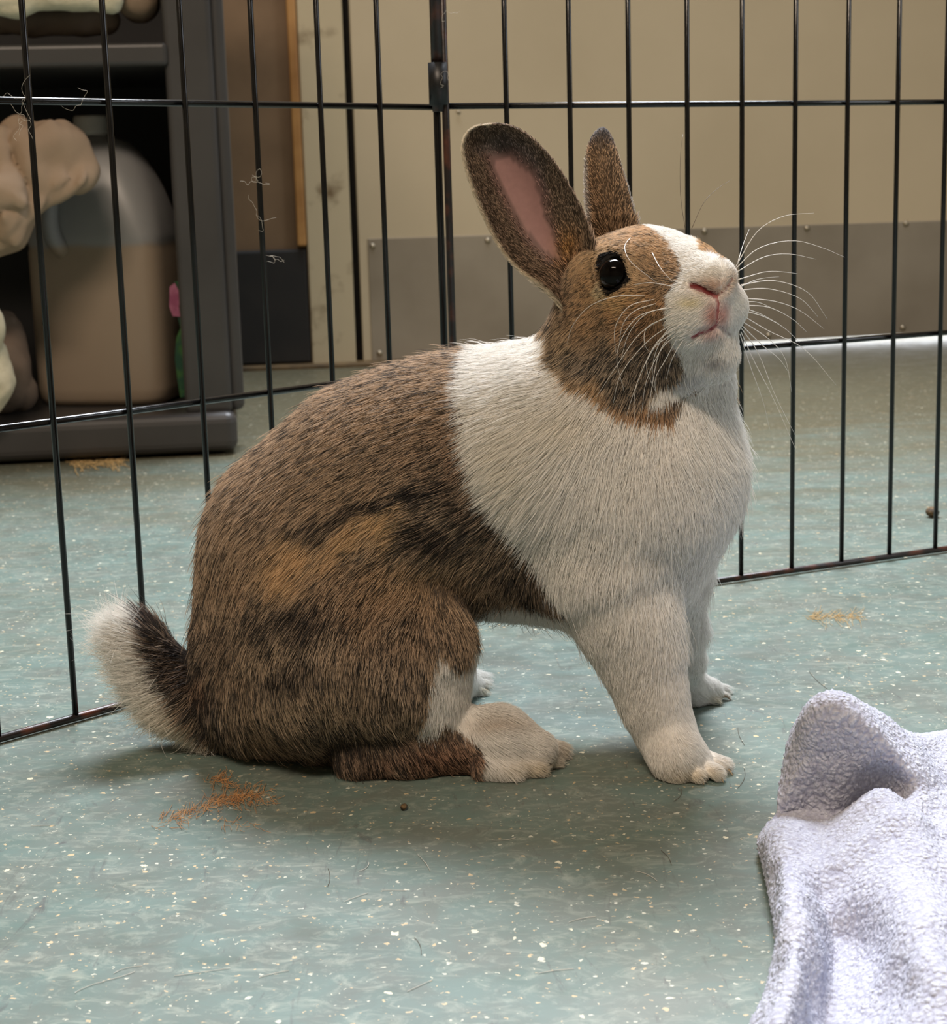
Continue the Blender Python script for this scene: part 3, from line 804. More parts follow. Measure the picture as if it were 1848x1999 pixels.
WHITE = [
    ([(1082, 640), (1000, 665), (925, 697), (912, 770), (925, 860), (955, 960), (1015, 1030), (1070, 1110), (1092, 1170), (1100, 1225), (1100, 1330), (1110, 1600),
      (1600, 1600), (1600, 700), (1440, 700), (1400, 735), (1335, 765), (1305, 815), (1240, 808), (1180, 778), (1120, 745), (1085, 700)], 7),
    ([(1262, 436), (1345, 436), (1385, 470), (1425, 508), (1470, 540), (1475, 730), (1370, 745), (1320, 770), (1275, 782), (1262, 770), (1300, 740), (1335, 712), (1320, 670),
      (1305, 625), (1308, 570), (1330, 545), (1338, 520), (1322, 490), (1290, 462)], 5),
    ([(930, 1215), (965, 1168), (1010, 1160), (1060, 1172), (1115, 1185), (1160, 1280), (1100, 1330), (900, 1320), (915, 1250)], 10),
    ([(852, 1262), (888, 1278), (884, 1330), (868, 1385), (850, 1425), (812, 1432), (832, 1385), (840, 1320)], 8),
    ([(870, 1392), (930, 1360), (1060, 1360), (1130, 1430), (1130, 1540), (925, 1540), (942, 1490), (925, 1440), (885, 1418)], 7),
    ([(872, 1290), (1000, 1285), (1000, 1390), (860, 1390), (868, 1330)], 5),
    ([(100, 1120), (280, 1195), (302, 1262), (345, 1335), (385, 1400), (432, 1455), (450, 1500), (250, 1520), (100, 1400)], 7),
]
BROWN_OVER = ([(1348, 440), (1385, 462), (1440, 512), (1405, 508), (1372, 490)], 4)
G_ = lambda r, g, b_: np.array(lin(r, g, b_)[:3])
# blobs: px, py, rx, ry, rot, colour (sRGB), weight, tan-tip share
BL = [
    (760, 800, 230, 90, -.25, (128, 106, 88), 1.0, .62), (600, 940, 190, 120, -.7, (122, 100, 82), 1.0, .58), (860, 870, 120, 80, 0, (108, 82, 62), .8, .5),
    (720, 1030, 60, 26, -.4, (190, 150, 98), 2.2, .95), (765, 1015, 26, 18, 0, (196, 158, 104), 2.2, .95), (610, 1068, 50, 26, .2, (178, 140, 90), 2.0, .9), (570, 1105, 34, 34, 0, (176, 138, 90), 2.0, .9),
    (690, 965, 90, 40, -.3, (120, 94, 68), 1.0, .65), (830, 1120, 90, 45, .1, (136, 106, 72), 1.3, .75), (700, 1150, 70, 60, 0, (120, 90, 60), 1.0, .7), (960, 1130, 70, 60, 0, (84, 66, 52), 1.0, .45),
    (800, 965, 110, 13, -.22, (44, 34, 34), 3.0, .05), (700, 990, 60, 12, -.2, (44, 34, 34), 3.0, .05), (620, 1022, 40, 16, 0, (50, 40, 36), 2.4, .1), (850, 1040, 80, 22, .35, (66, 50, 42), 1.8, .25),
    (1000, 950, 60, 70, .7, (62, 48, 42), 1.8, .25), (1050, 1120, 50, 60, .8, (66, 52, 44), 1.8, .3), (930, 990, 70, 34, -.1, (78, 60, 50), 1.2, .4), (940, 880, 50, 60, 0, (92, 66, 52), 1.2, .4),
    (600, 1190, 100, 36, -.15, (60, 48, 42), 1.8, .22), (480, 1110, 70, 70, 0, (108, 82, 60), .9, .6), (440, 1010, 60, 70, 0, (98, 80, 66), .9, .5), (420, 1220, 50, 90, 0, (80, 62, 50), 1.0, .4),
    (405, 1330, 26, 90, -.35, (40, 34, 36), 2.4, .1), (400, 1320, 18, 26, -.3, (140, 90, 54), 1.2, .7), (470, 1290, 60, 60, 0, (96, 74, 56), .8, .5), (560, 1290, 70, 20, -.3, (60, 48, 42), 1.6, .2),
    (610, 1335, 70, 40, 0, (104, 86, 68), 1.0, .55), (760, 1330, 110, 70, 0, (92, 76, 62), 1.0, .5), (520, 1410, 90, 40, .5, (92, 74, 58), 1.0, .5), (640, 1440, 110, 34, 0, (70, 56, 46), 1.2, .35),
    (870, 1230, 60, 50, 0, (96, 76, 58), .8, .5), (780, 1230, 70, 50, 0, (92, 70, 52), .8, .55), (720, 1480, 120, 34, 0, (66, 46, 36), 1.6, .35), (850, 1480, 90, 34, 0, (104, 66, 46), 2.0, .5),
    (905, 1490, 50, 34, 0, (76, 54, 44), 1.2, .4), (310, 1230, 46, 40, .7, (58, 44, 46), 3.0, .15), (345, 1300, 24, 50, -.4, (50, 40, 42), 3.0, .15),
    # head
    (1290, 490, 60, 36, .4, (176, 138, 96), 2.0, .75), (1230, 470, 60, 22, -.1, (176, 146, 116), 1.8, .75), (1165, 500, 40, 40, 0, (180, 146, 104), 2.0, .8), (1150, 560, 30, 50, 0, (150, 112, 68), 1.8, .7),
    (1250, 600, 70, 40, 0, (156, 112, 62), 2.0, .75), (1240, 535, 16, 34, -.3, (196, 160, 116), 2.8, 1.0), (1215, 585, 40, 14, 0, (186, 150, 90), 2.0, .95), (1168, 488, 20, 12, -.5, (204, 176, 148), 1.6, 1.0),
    (1178, 572, 8, 16, 0, (200, 186, 150), 2.6, 1.0), (1150, 650, 50, 40, 0, (140, 104, 62), 1.6, .65), (1270, 640, 40, 30, 0, (124, 86, 54), 1.6, .6), (1180, 700, 60, 44, .5, (92, 82, 72), 2.0, .5),
    (1135, 700, 30, 30, 0, (84, 76, 72), 1.8, .4), (1250, 720, 50, 40, 0, (84, 72, 62), 2.2, .4), (1105, 670, 24, 50, 0, (122, 106, 86), 1.6, .6), (1230, 790, 90, 16, .15, (142, 104, 66), 2.4, .75),
    (1280, 795, 30, 20, 0, (110, 80, 56), 2.2, .6), (1150, 755, 40, 18, .7, (146, 116, 80), 2.0, .75), (1275, 765, 24, 8, -.4, (190, 188, 186), 2.0, 1.0), (1400, 485, 40, 20, .6, (170, 134, 92), 3.0, .8),
    (1115, 580, 26, 60, 0, (96, 76, 58), 1.6, .45),
]
def pattern(P, Nn=None, jit=1.0):
    """per point: colour, whiteness, tan share"""
    x, y, _ = proj(P)
    n1 = snoise(P, 260, 1); n2 = snoise(P, 700, 2)
    xj = x + (5 * n1 + 3 * n2) * jit; yj = y + (5 * snoise(P, 240, 3) + 3 * snoise(P, 640, 0)) * jit
    num = np.zeros(P.shape); tn = np.zeros(len(P)); den = np.full(len(P), .55)
    base = G_(120, 100, 82); num += base * .55; tn += .5 * .55
    frag = np.clip(.85 + .75 * snoise(P, 330, 2) + .4 * snoise(P, 900, 3), .15, 1.9)
    frag = np.where((x > 1090) & (y < 830), .5 + .5 * frag, frag)
    for (bx, by, rx, ry, rot, c_, w, ts) in BL:
        dx = xj - bx + 2.2 * (xj - x); dy = yj - by + 2.2 * (yj - y); cr, sr = math.cos(rot), math.sin(rot)
        q = ((dx * cr + dy * sr) / rx) ** 2 + ((-dx * sr + dy * cr) / ry) ** 2
        g = (w if w < 2 else 1.0 + .45 * w) * np.exp(-q * 1.15) * frag; num += G_(*c_) * g[:, None]; tn += ts * g; den += g
    C_ = num / den[:, None]; tn = tn / den
    wh = np.zeros(len(P))
    for poly, soft in WHITE:
        wh = np.maximum(wh, sstep(polysd(xj, yj, poly), -soft, soft))
    wh = wh * (1 - sstep(polysd(xj, yj, BROWN_OVER[0]), -3, 5))
    if Nn is not None:      # the far cheek and far ear side carry the same brown patch
        vdir = P - EYE0; vdir /= np.linalg.norm(vdir, axis=1)[:, None]
        back = sstep((Nn * vdir).sum(1), .02, .18)
        side = sstep((P - _m0) @ MN, .010, .016) * sstep(np.linalg.norm(P - _m1, axis=1), .034, .042) * sstep(P[:, 2] + .006 * n1 / 3, .185, .195)
        f = back * side * (y < 800); wh = wh * (1 - f); C_ = C_ * (1 - f[:, None]) + G_(140, 112, 80) * f[:, None]
    return C_, wh, tn, x, y
WCOL = G_(249, 246, 240)
def white_tint(x, y):
    c_ = np.tile(WCOL, (len(x), 1))
    def tint(cx, cy, rx, ry, col, a):
        nonlocal c_
        g = a * np.exp(-(((x - cx) / rx) ** 2 + ((y - cy) / ry) ** 2)); c_ = c_ * (1 - g[:, None]) + np.array(col) * g[:, None]
    tint(1010, 900, 70, 90, G_(240, 228, 200), .3); tint(1110, 820, 60, 40, G_(240, 228, 200), .25)
    tint(1395, 560, 34, 16, G_(228, 186, 156), .75); tint(1392, 615, 15, 26, G_(206, 150, 138), .9); tint(1412, 610, 10, 24, G_(206, 148, 142), .7)
    tint(1350, 590, 22, 10, G_(232, 218, 168), .6); tint(1385, 648, 22, 10, G_(200, 150, 146), .5)
    tint(1345, 1512, 70, 18, G_(226, 208, 174), .5); tint(1050, 1500, 60, 22, G_(206, 188, 150), .6); tint(1405, 1365, 26, 12, G_(200, 186, 150), .6)
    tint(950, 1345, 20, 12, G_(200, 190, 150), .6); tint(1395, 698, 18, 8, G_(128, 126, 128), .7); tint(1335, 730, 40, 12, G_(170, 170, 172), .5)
    tint(370, 1400, 60, 60, G_(226, 214, 190), .6); tint(960, 1410, 60, 14, G_(214, 196, 176), .5); tint(1430, 545, 10, 18, G_(210, 180, 150), .5)
    tint(1090, 1465, 20, 20, G_(176, 158, 124), .5); tint(1005, 1225, 70, 24, G_(214, 204, 190), .6)
    return c_
EYEP = [(1171, 516), (1179, 500), (1194, 493), (1208, 499), (1217, 516), (1221, 536), (1228, 547), (1214, 555), (1203, 566), (1190, 571), (1182, 560), (1178, 540)]
def facing(P, Nn):
    v_ = P - EYE0; v_ /= np.linalg.norm(v_, axis=1)[:, None]
    return (P[:, 1] < .875) & ((Nn * v_).sum(1) < .15)
def undercoat(P, Nn):
    C_, wh, tn, x, y = pattern(P, Nn)
    c_ = C_ * .45 * (1 - wh[:, None]) + white_tint(x, y) * .95 * wh[:, None]
    ed = polysd(x, y, EYEP); front = facing(P, Nn)
    e = np.maximum(sstep(ed, -6, -1) * (P[:, 1] < .875), 1 - sstep(np.linalg.norm(P - EYE2, axis=1), .0085, .0105)); c_ = c_ * (1 - e[:, None]) + G_(16, 12, 11) * e[:, None]
    for L_, w0, col in ((NOSTRIL, 9, G_(104, 26, 26)), (NOSTRIL_R, 3, G_(150, 96, 80)), (CLEFT, 3.6, G_(158, 84, 82)), (MOUTH[:4], 6, G_(150, 74, 80)), (MOUTH[3:], 3, G_(130, 100, 100))):
        d_ = segd(x, y, L_); e = (1 - sstep(d_, w0 * .5, w0 * 1.5)) * front; c_ = c_ * (1 - e[:, None]) + col * e[:, None]
    return c_
cols = undercoat(V, N)
PINK = [(952, 305), (1000, 300), (1042, 335), (1062, 380), (1070, 425), (1088, 470), (1102, 515), (1074, 508), (1036, 474), (1004, 422), (972, 360)]
GREY = [(935, 292), (985, 262), (1030, 285), (1062, 330), (1062, 380), (1030, 330), (965, 305)]
def ear_color(P, sv, face, which):
    x, y, _ = proj(P); n = snoise(P, 500, 2) * 5
    c_ = np.tile(G_(124, 106, 90), (len(P), 1)); den = np.ones(len(P))
    if which == 1:
        fr = face < .5
        pk = sstep(polysd(x + n, y + n, PINK), -20, 16) * fr; gy = sstep(polysd(x + n, y - n, GREY), -22, 14) * fr
        c_ = c_ * (1 - gy[:, None]) + G_(112, 100, 96) * gy[:, None]
        c_ = c_ * (1 - pk[:, None]) + G_(152, 116, 111) * pk[:, None]
        og = np.exp(-(((x - 1110) / 26) ** 2 + ((y - 490) / 40) ** 2)) * fr; c_ = c_ * (1 - og[:, None]) + G_(150, 112, 70) * og[:, None]
        den = np.where(pk > .7, 0.0, 1 - pk) * (1 - .5 * gy)
        edge = sstep(np.abs(sv[:, 1]), .90, .97) * (sv[:, 1] < 0) + sstep(sv[:, 0], .95, .99)
        edge = np.clip(edge, 0, 1); c_ = c_ * (1 - edge[:, None]) + G_(214, 200, 176) * edge[:, None]
    else:
        c_ = np.tile(G_(138, 114, 90), (len(P), 1))
        tip = sstep(-(y - 290) + n, -10, 30); c_ = c_ * (1 - tip[:, None]) + G_(84, 78, 76) * tip[:, None]
        eL = sstep(-sv[:, 1], .72, .95) * sstep(y, 290, 340); eR = sstep(sv[:, 1], .86, .98) * sstep(y, 290, 360)
        e = np.clip(eL * .7 + eR * .7, 0, 1); c_ = c_ * (1 - e[:, None]) + G_(206, 202, 198) * e[:, None]
        tip0 = 0
    return c_, den
c1, _ = ear_color(E1[0], E1[3], E1[4], 1); c2, _ = ear_color(E2[0], E2[3], E2[4], 2)
pk_ = c1[:, 0] > .3
cols[off1:off2] = np.where(pk_[:, None], c1, c1 * .6); cols[off2:] = c2 * .6

rabbit_base = np.array([0.0, .89, 0.0])
rabbit = fast_mesh('rabbit', V - rabbit_base, Q, M['skin'], cols=cols)
rabbit.location = rabbit_base
tag(rabbit, 'brown and white rabbit standing on the green floor, head raised, pale blaze and chest', 'rabbit')

# ---- eye
def add_sphere(name, c_, r_, mat, parent, seg=32):
    b_ = bmesh.new(); bmesh.ops.create_uvsphere(b_, u_segments=seg, v_segments=seg // 2, radius=r_)
    for v in b_.verts: v.co += Vector(c_)
    return from_bm(name, b_, mat, parent, True)
add_sphere('eye', EYE_C, ER, M['cornea'], rabbit)['label'] = 'glossy black eye'
add_sphere('eye', EYE2, ER, M['cornea'], rabbit)['label'] = 'glossy black eye'

# ---- fur ----------------------------------------------------------
# anchors: px, py, direction in the picture (x right, y down), length mm, lift, sigma
AN = [
    (1050, 720, -1, .15, 15, .35), (960, 750, -1, .3, 15, .35), (860, 740, -1, .30, 11, .30), (740, 790, -1, .5, 11, .3), (620, 860, -.9, .65, 11, .3), (520, 950, -.8, .8, 12, .3),
    (430, 1060, -.4, 1, 13, .3), (390, 1180, -.25, 1, 13, .32), (700, 930, -.95, .5, 12, .28), (850, 880, -1, .35, 12, .28), (560, 1080, -.7, .8, 13, .3), (700, 1060, -.85, .7, 13, .3),
    (820, 1010, -1, .35, 13, .28), (920, 960, -.95, .4, 13, .3), (940, 1060, -.7, .7, 14, .3), (840, 1120, -.5, 1, 14, .35), (740, 1150, -.8, .9, 14, .35), (900, 1160, .1, 1, 14, .35), (620, 1200, -.5, 1, 14, .3),
    (480, 1250, -.35, 1, 14, .3), (760, 1280, -.2, 1, 13, .3), (620, 1350, .2, 1, 13, .3), (500, 1400, .6, .9, 14, .35), (600, 1460, .35, 1, 12, .35), (720, 1420, .2, 1, 12, .3), (850, 1300, .05, 1, 12, .3),
    (430, 1330, .1, 1, 14, .35), (400, 1270, -.3, .9, 12, .3), (840, 1380, 0, 1, 9, .25), (780, 1470, .5, .8, 8, .3), (880, 1470, .7, .6, 7, .3), (980, 1440, .9, .45, 5, .22), (1060, 1480, .9, .5, 7, .25),
    (940, 1500, .5, .9, 7, .3), (960, 900, -.75, .65, 17, .35), (1040, 980, -.55, .85, 17, .35), (1050, 860, -.75, .65, 17, .32), (1110, 1080, -.3, 1, 16, .35), (1150, 960, -.25, 1, 16, .32), (1200, 860, -.25, 1, 14, .3),
    (1260, 960, .05, 1, 16, .3), (1240, 1100, 0, 1, 16, .32), (1340, 1000, .2, 1, 14, .33), (1420, 900, .6, .8, 12, .38), (1440, 800, .6, .75, 11, .38), (1370, 850, .4, .9, 14, .3), (1400, 1060, .4, .9, 13, .38),
    (1350, 1170, .25, 1, 14, .35), (1290, 1190, .0, 1, 17, .35), (1180, 1200, -.1, 1, 14, .3), (1220, 1290, -.1, 1, 9, .25), (1260, 1380, -.1, 1, 7, .25), (1290, 1440, .2, 1, 5, .28), (1360, 1485, .8, .7, 3.5, .22),
    (1310, 1505, .4, 1, 6, .3), (1400, 1500, .9, .5, 4, .2), (1330, 1300, 0, 1, 6, .25), (1385, 1350, .9, .3, 5, .2), (1345, 1360, .4, .9, 5, .2), (1000, 1170, -.3, 1, 14, .35), (1100, 1200, .3, 1, 13, .35),
    (930, 1240, -.4, 1, 13, .35), (930, 1330, .9, .3, 5, .2), (880, 1340, .1, 1, 9, .25),
    # tail
    (260, 1240, -1, -.40, 27, .5), (250, 1290, -1, -.12, 27, .5), (290, 1330, -1, .05, 24, .5), (330, 1370, -1, .25, 21, .5), (380, 1420, -.9, .6, 17, .45), (320, 1225, -.9, -.4, 12, .35), (345, 1290, -.9, .1, 10, .35), (410, 1450, -.4, .8, 14, .4),
    # head
    (1400, 530, -.8, -.2, 2.0, .25), (1360, 500, -.8, -.5, 3.0, .25), (1320, 470, -.8, -.6, 4.5, .28), (1250, 455, -.95, -.3, 5, .3), (1290, 510, -.85, -.5, 4.2, .28), (1240, 530, -.8, -.5, 2.6, .2), (1170, 480, -.95, -.3, 4.5, .3),
    (1140, 530, -1, .1, 5, .3), (1140, 590, -.9, .4, 4.5, .26), (1230, 590, -.95, .25, 4.5, .25), (1290, 590, -.9, .25, 4.5, .25), (1170, 640, -.85, .55, 6, .3), (1120, 680, -.7, .7, 5.5, .28), (1180, 720, -.7, .75, 8, .32),
    (1260, 660, -.8, .65, 6, .3), (1250, 740, -.5, .9, 9, .32), (1250, 790, -.2, 1, 11, .35), (1160, 770, -.5, .9, 10, .35), (1330, 600, -.95, .3, 3.2, .28), (1350, 640, -.9, .5, 3.4, .3), (1390, 615, -.7, .5, 1.3, .3),
    (1430, 590, .7, .4, 2.5, .3), (1440, 640, .6, .8, 4, .35), (1390, 680, .1, 1, 4.5, .3), (1330, 700, -.5, .9, 6, .3), (1370, 720, .1, 1, 7, .3), (1440, 700, .5, .9, 6, .4), (1430, 530, .4, -.2, 2.2, .3),
    (1400, 490, .5, -.6, 4, .35), (1310, 780, 0, 1, 10, .3),
]
AN = np.array(AN, float)
def groom(P):
    x, y, _ = proj(P)
    w_ = np.zeros((len(P), 5)); den = np.zeros(len(P))
    for a in AN:
        head = (a[0] > 1100) & (a[1] < 760)
        s = 26 if head else 55
        if a[4] < 8 and not head: s = 34
        r2 = ((x - a[0]) ** 2 + (y - a[1]) ** 2) / (s * s)
        g = np.exp(-np.sqrt(r2 + .1) * 1.6)
        nd = math.hypot(a[2], a[3])
        w_[:, 0] += g * a[2] / nd; w_[:, 1] += g * a[3] / nd; w_[:, 2] += g * a[4]; w_[:, 3] += g * a[5]; den += g
    w_ = w_ / (den[:, None] + 1e-12)
    d = w_[:, :2] / (np.linalg.norm(w_[:, :2], axis=1)[:, None] + 1e-9)
    return d[:, 0], d[:, 1], w_[:, 2] * .001, w_[:, 3], x, y

tri = np.vstack([Q[:, [0, 1, 2]], Q[:, [0, 2, 3]]])
def sample(tris, n, weight=None):
    A = V[tris[:, 0]]; a1_ = V[tris[:, 1]] - A; a2_ = V[tris[:, 2]] - A
    cr = np.cross(a1_, a2_); ar = np.linalg.norm(cr, axis=1) * .5
    if weight is not None: ar = ar * weight
    cs = np.cumsum(ar); k = np.searchsorted(cs, rng.uniform(0, cs[-1], n)); k = np.minimum(k, len(tris) - 1)
    r1 = np.sqrt(rng.uniform(size=n)); r2 = rng.uniform(size=n)
    bc = np.stack([1 - r1, r1 * (1 - r2), r1 * r2], 1)
    T_ = tris[k]
    P = (V[T_] * bc[..., None]).sum(1); Nn = (N[T_] * bc[..., None]).sum(1); Nn /= np.linalg.norm(Nn, axis=1)[:, None] + 1e-12
    return P, Nn, T_, bc
def hash3(c_, k):
    h_ = np.sin(c_ @ np.array([12.9898 + k, 78.233, 37.719 + 2 * k])) * 43758.5453; return h_ - np.floor(h_)

NB = 480000        # strands on the body
NE = 42000         # strands on the ears
body_tri = tri[(tri < nbody).all(1)]
cen = V[body_tri].mean(1); nn = N[body_tri].mean(1)
vd = cen - EYE0; vd /= np.linalg.norm(vd, axis=1)[:, None]
fac = -(nn * vd).sum(1)
cx, cy, _ = proj(cen)
w = np.where(fac > -.35, 1.0, .25)
headm = ((cx > 1090) & (cy < 760) & (cen[:, 1] < .90))
w = np.where(headm, w * 2.0, w)
w = np.where((cx > 950) & (cy > 650) & (cy < 1250) & ~headm, w * 1.25, w)
w = np.where((cx < 420) & (cy > 1180), w * 1.6, w)
w = np.where(((cy > 1380) & (cx > 850)), w * 1.6, w)
w = np.where(cen[:, 2] < .002, .02, w)
P, Nn, T_, bc = sample(body_tri, NB, w)
C_, wh, tn, x, y = pattern(P, Nn)
dx, dy, Ln, lift, x, y = groom(P)
# keep eye, nose and mouth bare
front = facing(P, Nn)
keep = (np.linalg.norm(P - EYE2, axis=1) > .0088) & ~((polysd(x, y, EYEP) > 1) & (P[:, 1] < .875)) & ~((segd(x, y, NOSTRIL) < 6) & front) & ~((segd(x, y, CLEFT) < 3) & front) & ~((segd(x, y, MOUTH) < 3.5) & front) & ~((segd(x, y, NOSTRIL_R) < 2.5) & front)
ed = polysd(x, y, EYEP)
P, Nn, C_, wh, tn, dx, dy, Ln, lift, x, y, ed, front = [q[keep] for q in (P, Nn, C_, wh, tn, dx, dy, Ln, lift, x, y, ed, front)]
n = len(P)
flow = RIGHT * dx[:, None] - UP * dy[:, None]
jx = rng.normal(size=(n, 3)) * np.where((x < 350) & (y > 1150), .26, .12)[:, None]
wav = np.stack([snoise(P, 330, 1), snoise(P, 330, 2), snoise(P, 330, 3)], 1) * .22
flow = flow + jx + wav * .8
T = flow - Nn * (flow * Nn).sum(1)[:, None]; T /= np.linalg.norm(T, axis=1)[:, None] + 1e-9
Ln = Ln * rng.uniform(.6, 1.12, n) * np.where((x < 350) & (y > 1150), rng.uniform(.75, 1.45, n), 1.0); lift = lift * rng.uniform(.6, 1.4, n)
long_ = rng.uniform(size=n) < .02; Ln = np.where(long_ & (Ln > .008), Ln * 1.45, Ln); lift = np.where(long_, lift * 1.3, lift)
neareye = front & (ed > -14); Ln = np.where(neareye, Ln * .5, Ln)
cells = np.floor((P + .0009 * rng.normal(size=P.shape) * .3) / .0022)
cellc = (cells + .5) * .0022
hc = hash3(cells, 0); hc2 = hash3(cells, 3); hc3 = hash3(cells, 5)
NP = 5
s = np.linspace(0, 1, NP)
pts = np.zeros((n, NP, 3))
up_ = Nn * np.sin(lift)[:, None]; al = T * np.cos(lift)[:, None]
for k, sk in enumerate(s):
    pts[:, k] = P + Ln[:, None] * (al * sk + up_ * (sk - .45 * sk * sk) * 1.3)
coff = (cellc - P); coff -= Nn * (coff * Nn).sum(1)[:, None]
for k, sk in enumerate(s): pts[:, k] += coff * (np.where(wh > .5, .3, .5)[:, None] * sk ** 1.3) * np.minimum(1, Ln / .006)[:, None]
pts[:, :, 2] = np.maximum(pts[:, :, 2], .0006)
# colour along the strand
agl = np.array([.55, .62, .85, 1.15, .80])
darktip = (rng.uniform(size=n) * .55 + hc * .45) > (tn * .8 + .18)
C_ = (C_ * .68 + .32 * C_.mean(1)[:, None]) * np.array([.98, 1.05, 1.06])
band = np.where(darktip[:, None], np.array([.55, .58, .62, .62, .56]), np.array([.6, .85, 1.9, 4.2, 4.6]))
vr = (.72 + .56 * hc2)[:, None] * rng.uniform(.8, 1.2, (n, 1))
brown = C_[:, None, :] * (band * vr)[..., None]
tanshift = np.array([1.08, 1.0, .90]); brown = np.where(darktip[:, None, None], brown * np.array([.95, 1.0, 1.08]), brown * tanshift)
_m = brown.max(-1, keepdims=True)      # light tips keep their own hue
brown = brown * np.where(_m > .6, (.6 + .3 * (_m - .6) / (1 + (_m - .6))) / np.maximum(_m, 1e-6), 1.0)
wt = white_tint(x, y)[:, None, :] * (np.array([.95, .97, 1, 1, 1])[None] * rng.uniform(.94, 1.0, (n, 1)))[..., None]
whs = (wh > rng.uniform(.25, .75, n)).astype(float)[:, None, None]
cc_ = brown * (1 - whs) + wt * whs
er = ((ed > -3.5) & (P[:, 1] < .875)) | (front & (((x - 1181) / 13) ** 2 + ((y - 508) / 15) ** 2 < 1)) | (front & (ed > -7) & (rng.uniform(size=len(x)) < .5))
cc_ = np.where(er[:, None, None], G_(20, 16, 15), cc_)
rad = np.array([.9, 1.0, .9, .65, .12])[None] * (.00013 * rng.uniform(.7, 1.25, (n, 1))) * np.where(wh > .5, .80, .92)[:, None] * np.where(Ln > .008, 1.1, .8)[:, None]
allp = [pts]; allc = [cc_]; allr = [rad]

# ears
for (offa, offb, EE, which, cnt) in ((off1, off2, E1, 1, int(NE * .72)), (off2, len(V), E2, 2, int(NE * .28))):
    et = tri[((tri >= offa) & (tri < offb)).all(1)]
    P, Nn, T_, bc = sample(et, cnt)
    loc = T_ - offa
    sv = (EE[3][loc] * bc[..., None]).sum(1); face = (EE[4][loc] * bc).sum(1); tg = (EE[2][loc] * bc[..., None]).sum(1)
    c_, den = ear_color(P, sv, face, which)
    kp = (rng.uniform(size=len(P)) < den) & (sv[:, 0] > .0)
    P, Nn, sv, tg, c_ = P[kp], Nn[kp], sv[kp], tg[kp], c_[kp]; n = len(P)
    T = tg + rng.normal(size=(n, 3)) * .18; T -= Nn * (T * Nn).sum(1)[:, None]; T /= np.linalg.norm(T, axis=1)[:, None] + 1e-9
    L_ = .0030 * rng.uniform(.6, 1.2, n) * np.where(sv[:, 0] < .2, 2.3, 1.0) * (1 - .45 * sv[:, 0]); lf = rng.uniform(.15, .45, n)
    pts = np.zeros((n, NP, 3))
    for k, sk in enumerate(s): pts[:, k] = P + L_[:, None] * (T * np.cos(lf)[:, None] * sk + Nn * (np.sin(lf)[:, None] * (sk - .4 * sk * sk) * 1.2))
    dk = rng.uniform(size=n) < .55
    light = c_.mean(1) > .35
    band = np.where((dk & ~light)[:, None], np.array([.5, .5, .48, .42, .36]), np.where(light[:, None], np.array([.9, .95, 1, 1, 1.0]), np.array([.8, 1.2, 2.2, 3.2, 3.2])))
    cc_ = c_[:, None, :] * (band * rng.uniform(.8, 1.2, (n, 1)))[..., None]
    rad = np.array([.9, 1, .9, .65, .12])[None] * (.00012 * rng.uniform(.7, 1.2, (n, 1)))
    allp.append(pts); allc.append(cc_); allr.append(rad)

def make_curves(name, pts, cols_, rad, mat, parent, origin):
    n_, k_ = pts.shape[:2]
    hc_ = bpy.data.hair_curves.new(name)
    hc_.add_curves([k_] * n_)
    hc_.position_data.foreach_set('vector', (pts - origin).astype(np.float32).ravel()) if hasattr(hc_, 'position_data') else hc_.attributes['position'].data.foreach_set('vector', (pts - origin).astype(np.float32).ravel())
    ra = hc_.attributes.get('radius') or hc_.attributes.new('radius', 'FLOAT', 'POINT')
    ra.data.foreach_set('value', rad.astype(np.float32).ravel())
    if cols_ is not None:
        ca = hc_.attributes.new('col', 'FLOAT_COLOR', 'POINT')
        ca.data.foreach_set('color', np.concatenate([cols_, np.ones(cols_.shape[:2] + (1,))], -1).astype(np.float32).ravel())
    hc_.materials.append(mat)
    o = bpy.data.objects.new(name, hc_); COL.objects.link(o)
    if parent is not None: o.parent = parent
    else: o.location = origin
    return o
fur = make_curves('fur', np.vstack(allp), np.clip(np.vstack(allc), 0, .93), np.vstack(allr), M['fur'], rabbit, rabbit_base)
fur['kind'] = 'stuff'

# ---- whiskers
WL = [  # near side, lying over the cheek
    [(1258, 577), (1200, 579), (1150, 598), (1118, 635), (1106, 672)], [(1278, 584), (1228, 598), (1200, 640), (1202, 690)], [(1300, 600), (1240, 622), (1204, 690), (1218, 765)],
    [(1312, 612), (1250, 650), (1205, 712), (1163, 776)], [(1318, 628), (1262, 668), (1212, 730), (1196, 790)], [(1322, 640), (1282, 668), (1248, 735), (1222, 812)],
    [(1326, 650), (1292, 680), (1262, 742), (1252, 806)], [(1330, 640), (1275, 680), (1262, 720), (1282, 770)], [(1324, 655), (1300, 700), (1278, 745), (1290, 800)],
    [(1335, 660), (1312, 700), (1300, 740)], [(1300, 620), (1262, 640), (1258, 672), (1270, 690)], [(1310, 634), (1270, 690), (1240, 760), (1238, 830)], [(1282, 592), (1240, 606), (1216, 632), (1208, 672)],
    [(1232, 462), (1219, 482), (1232, 512), (1282, 552)], [(1272, 492), (1288, 522), (1312, 550)], [(1318, 560), (1270, 552), (1236, 556)],
    [(1330, 632), (1296, 655), (1276, 700), (1272, 752)], [(1316, 645), (1286, 690), (1270, 770), (1262, 830)], [(1312, 600), (1262, 612), (1228, 650), (1212, 700)],
]
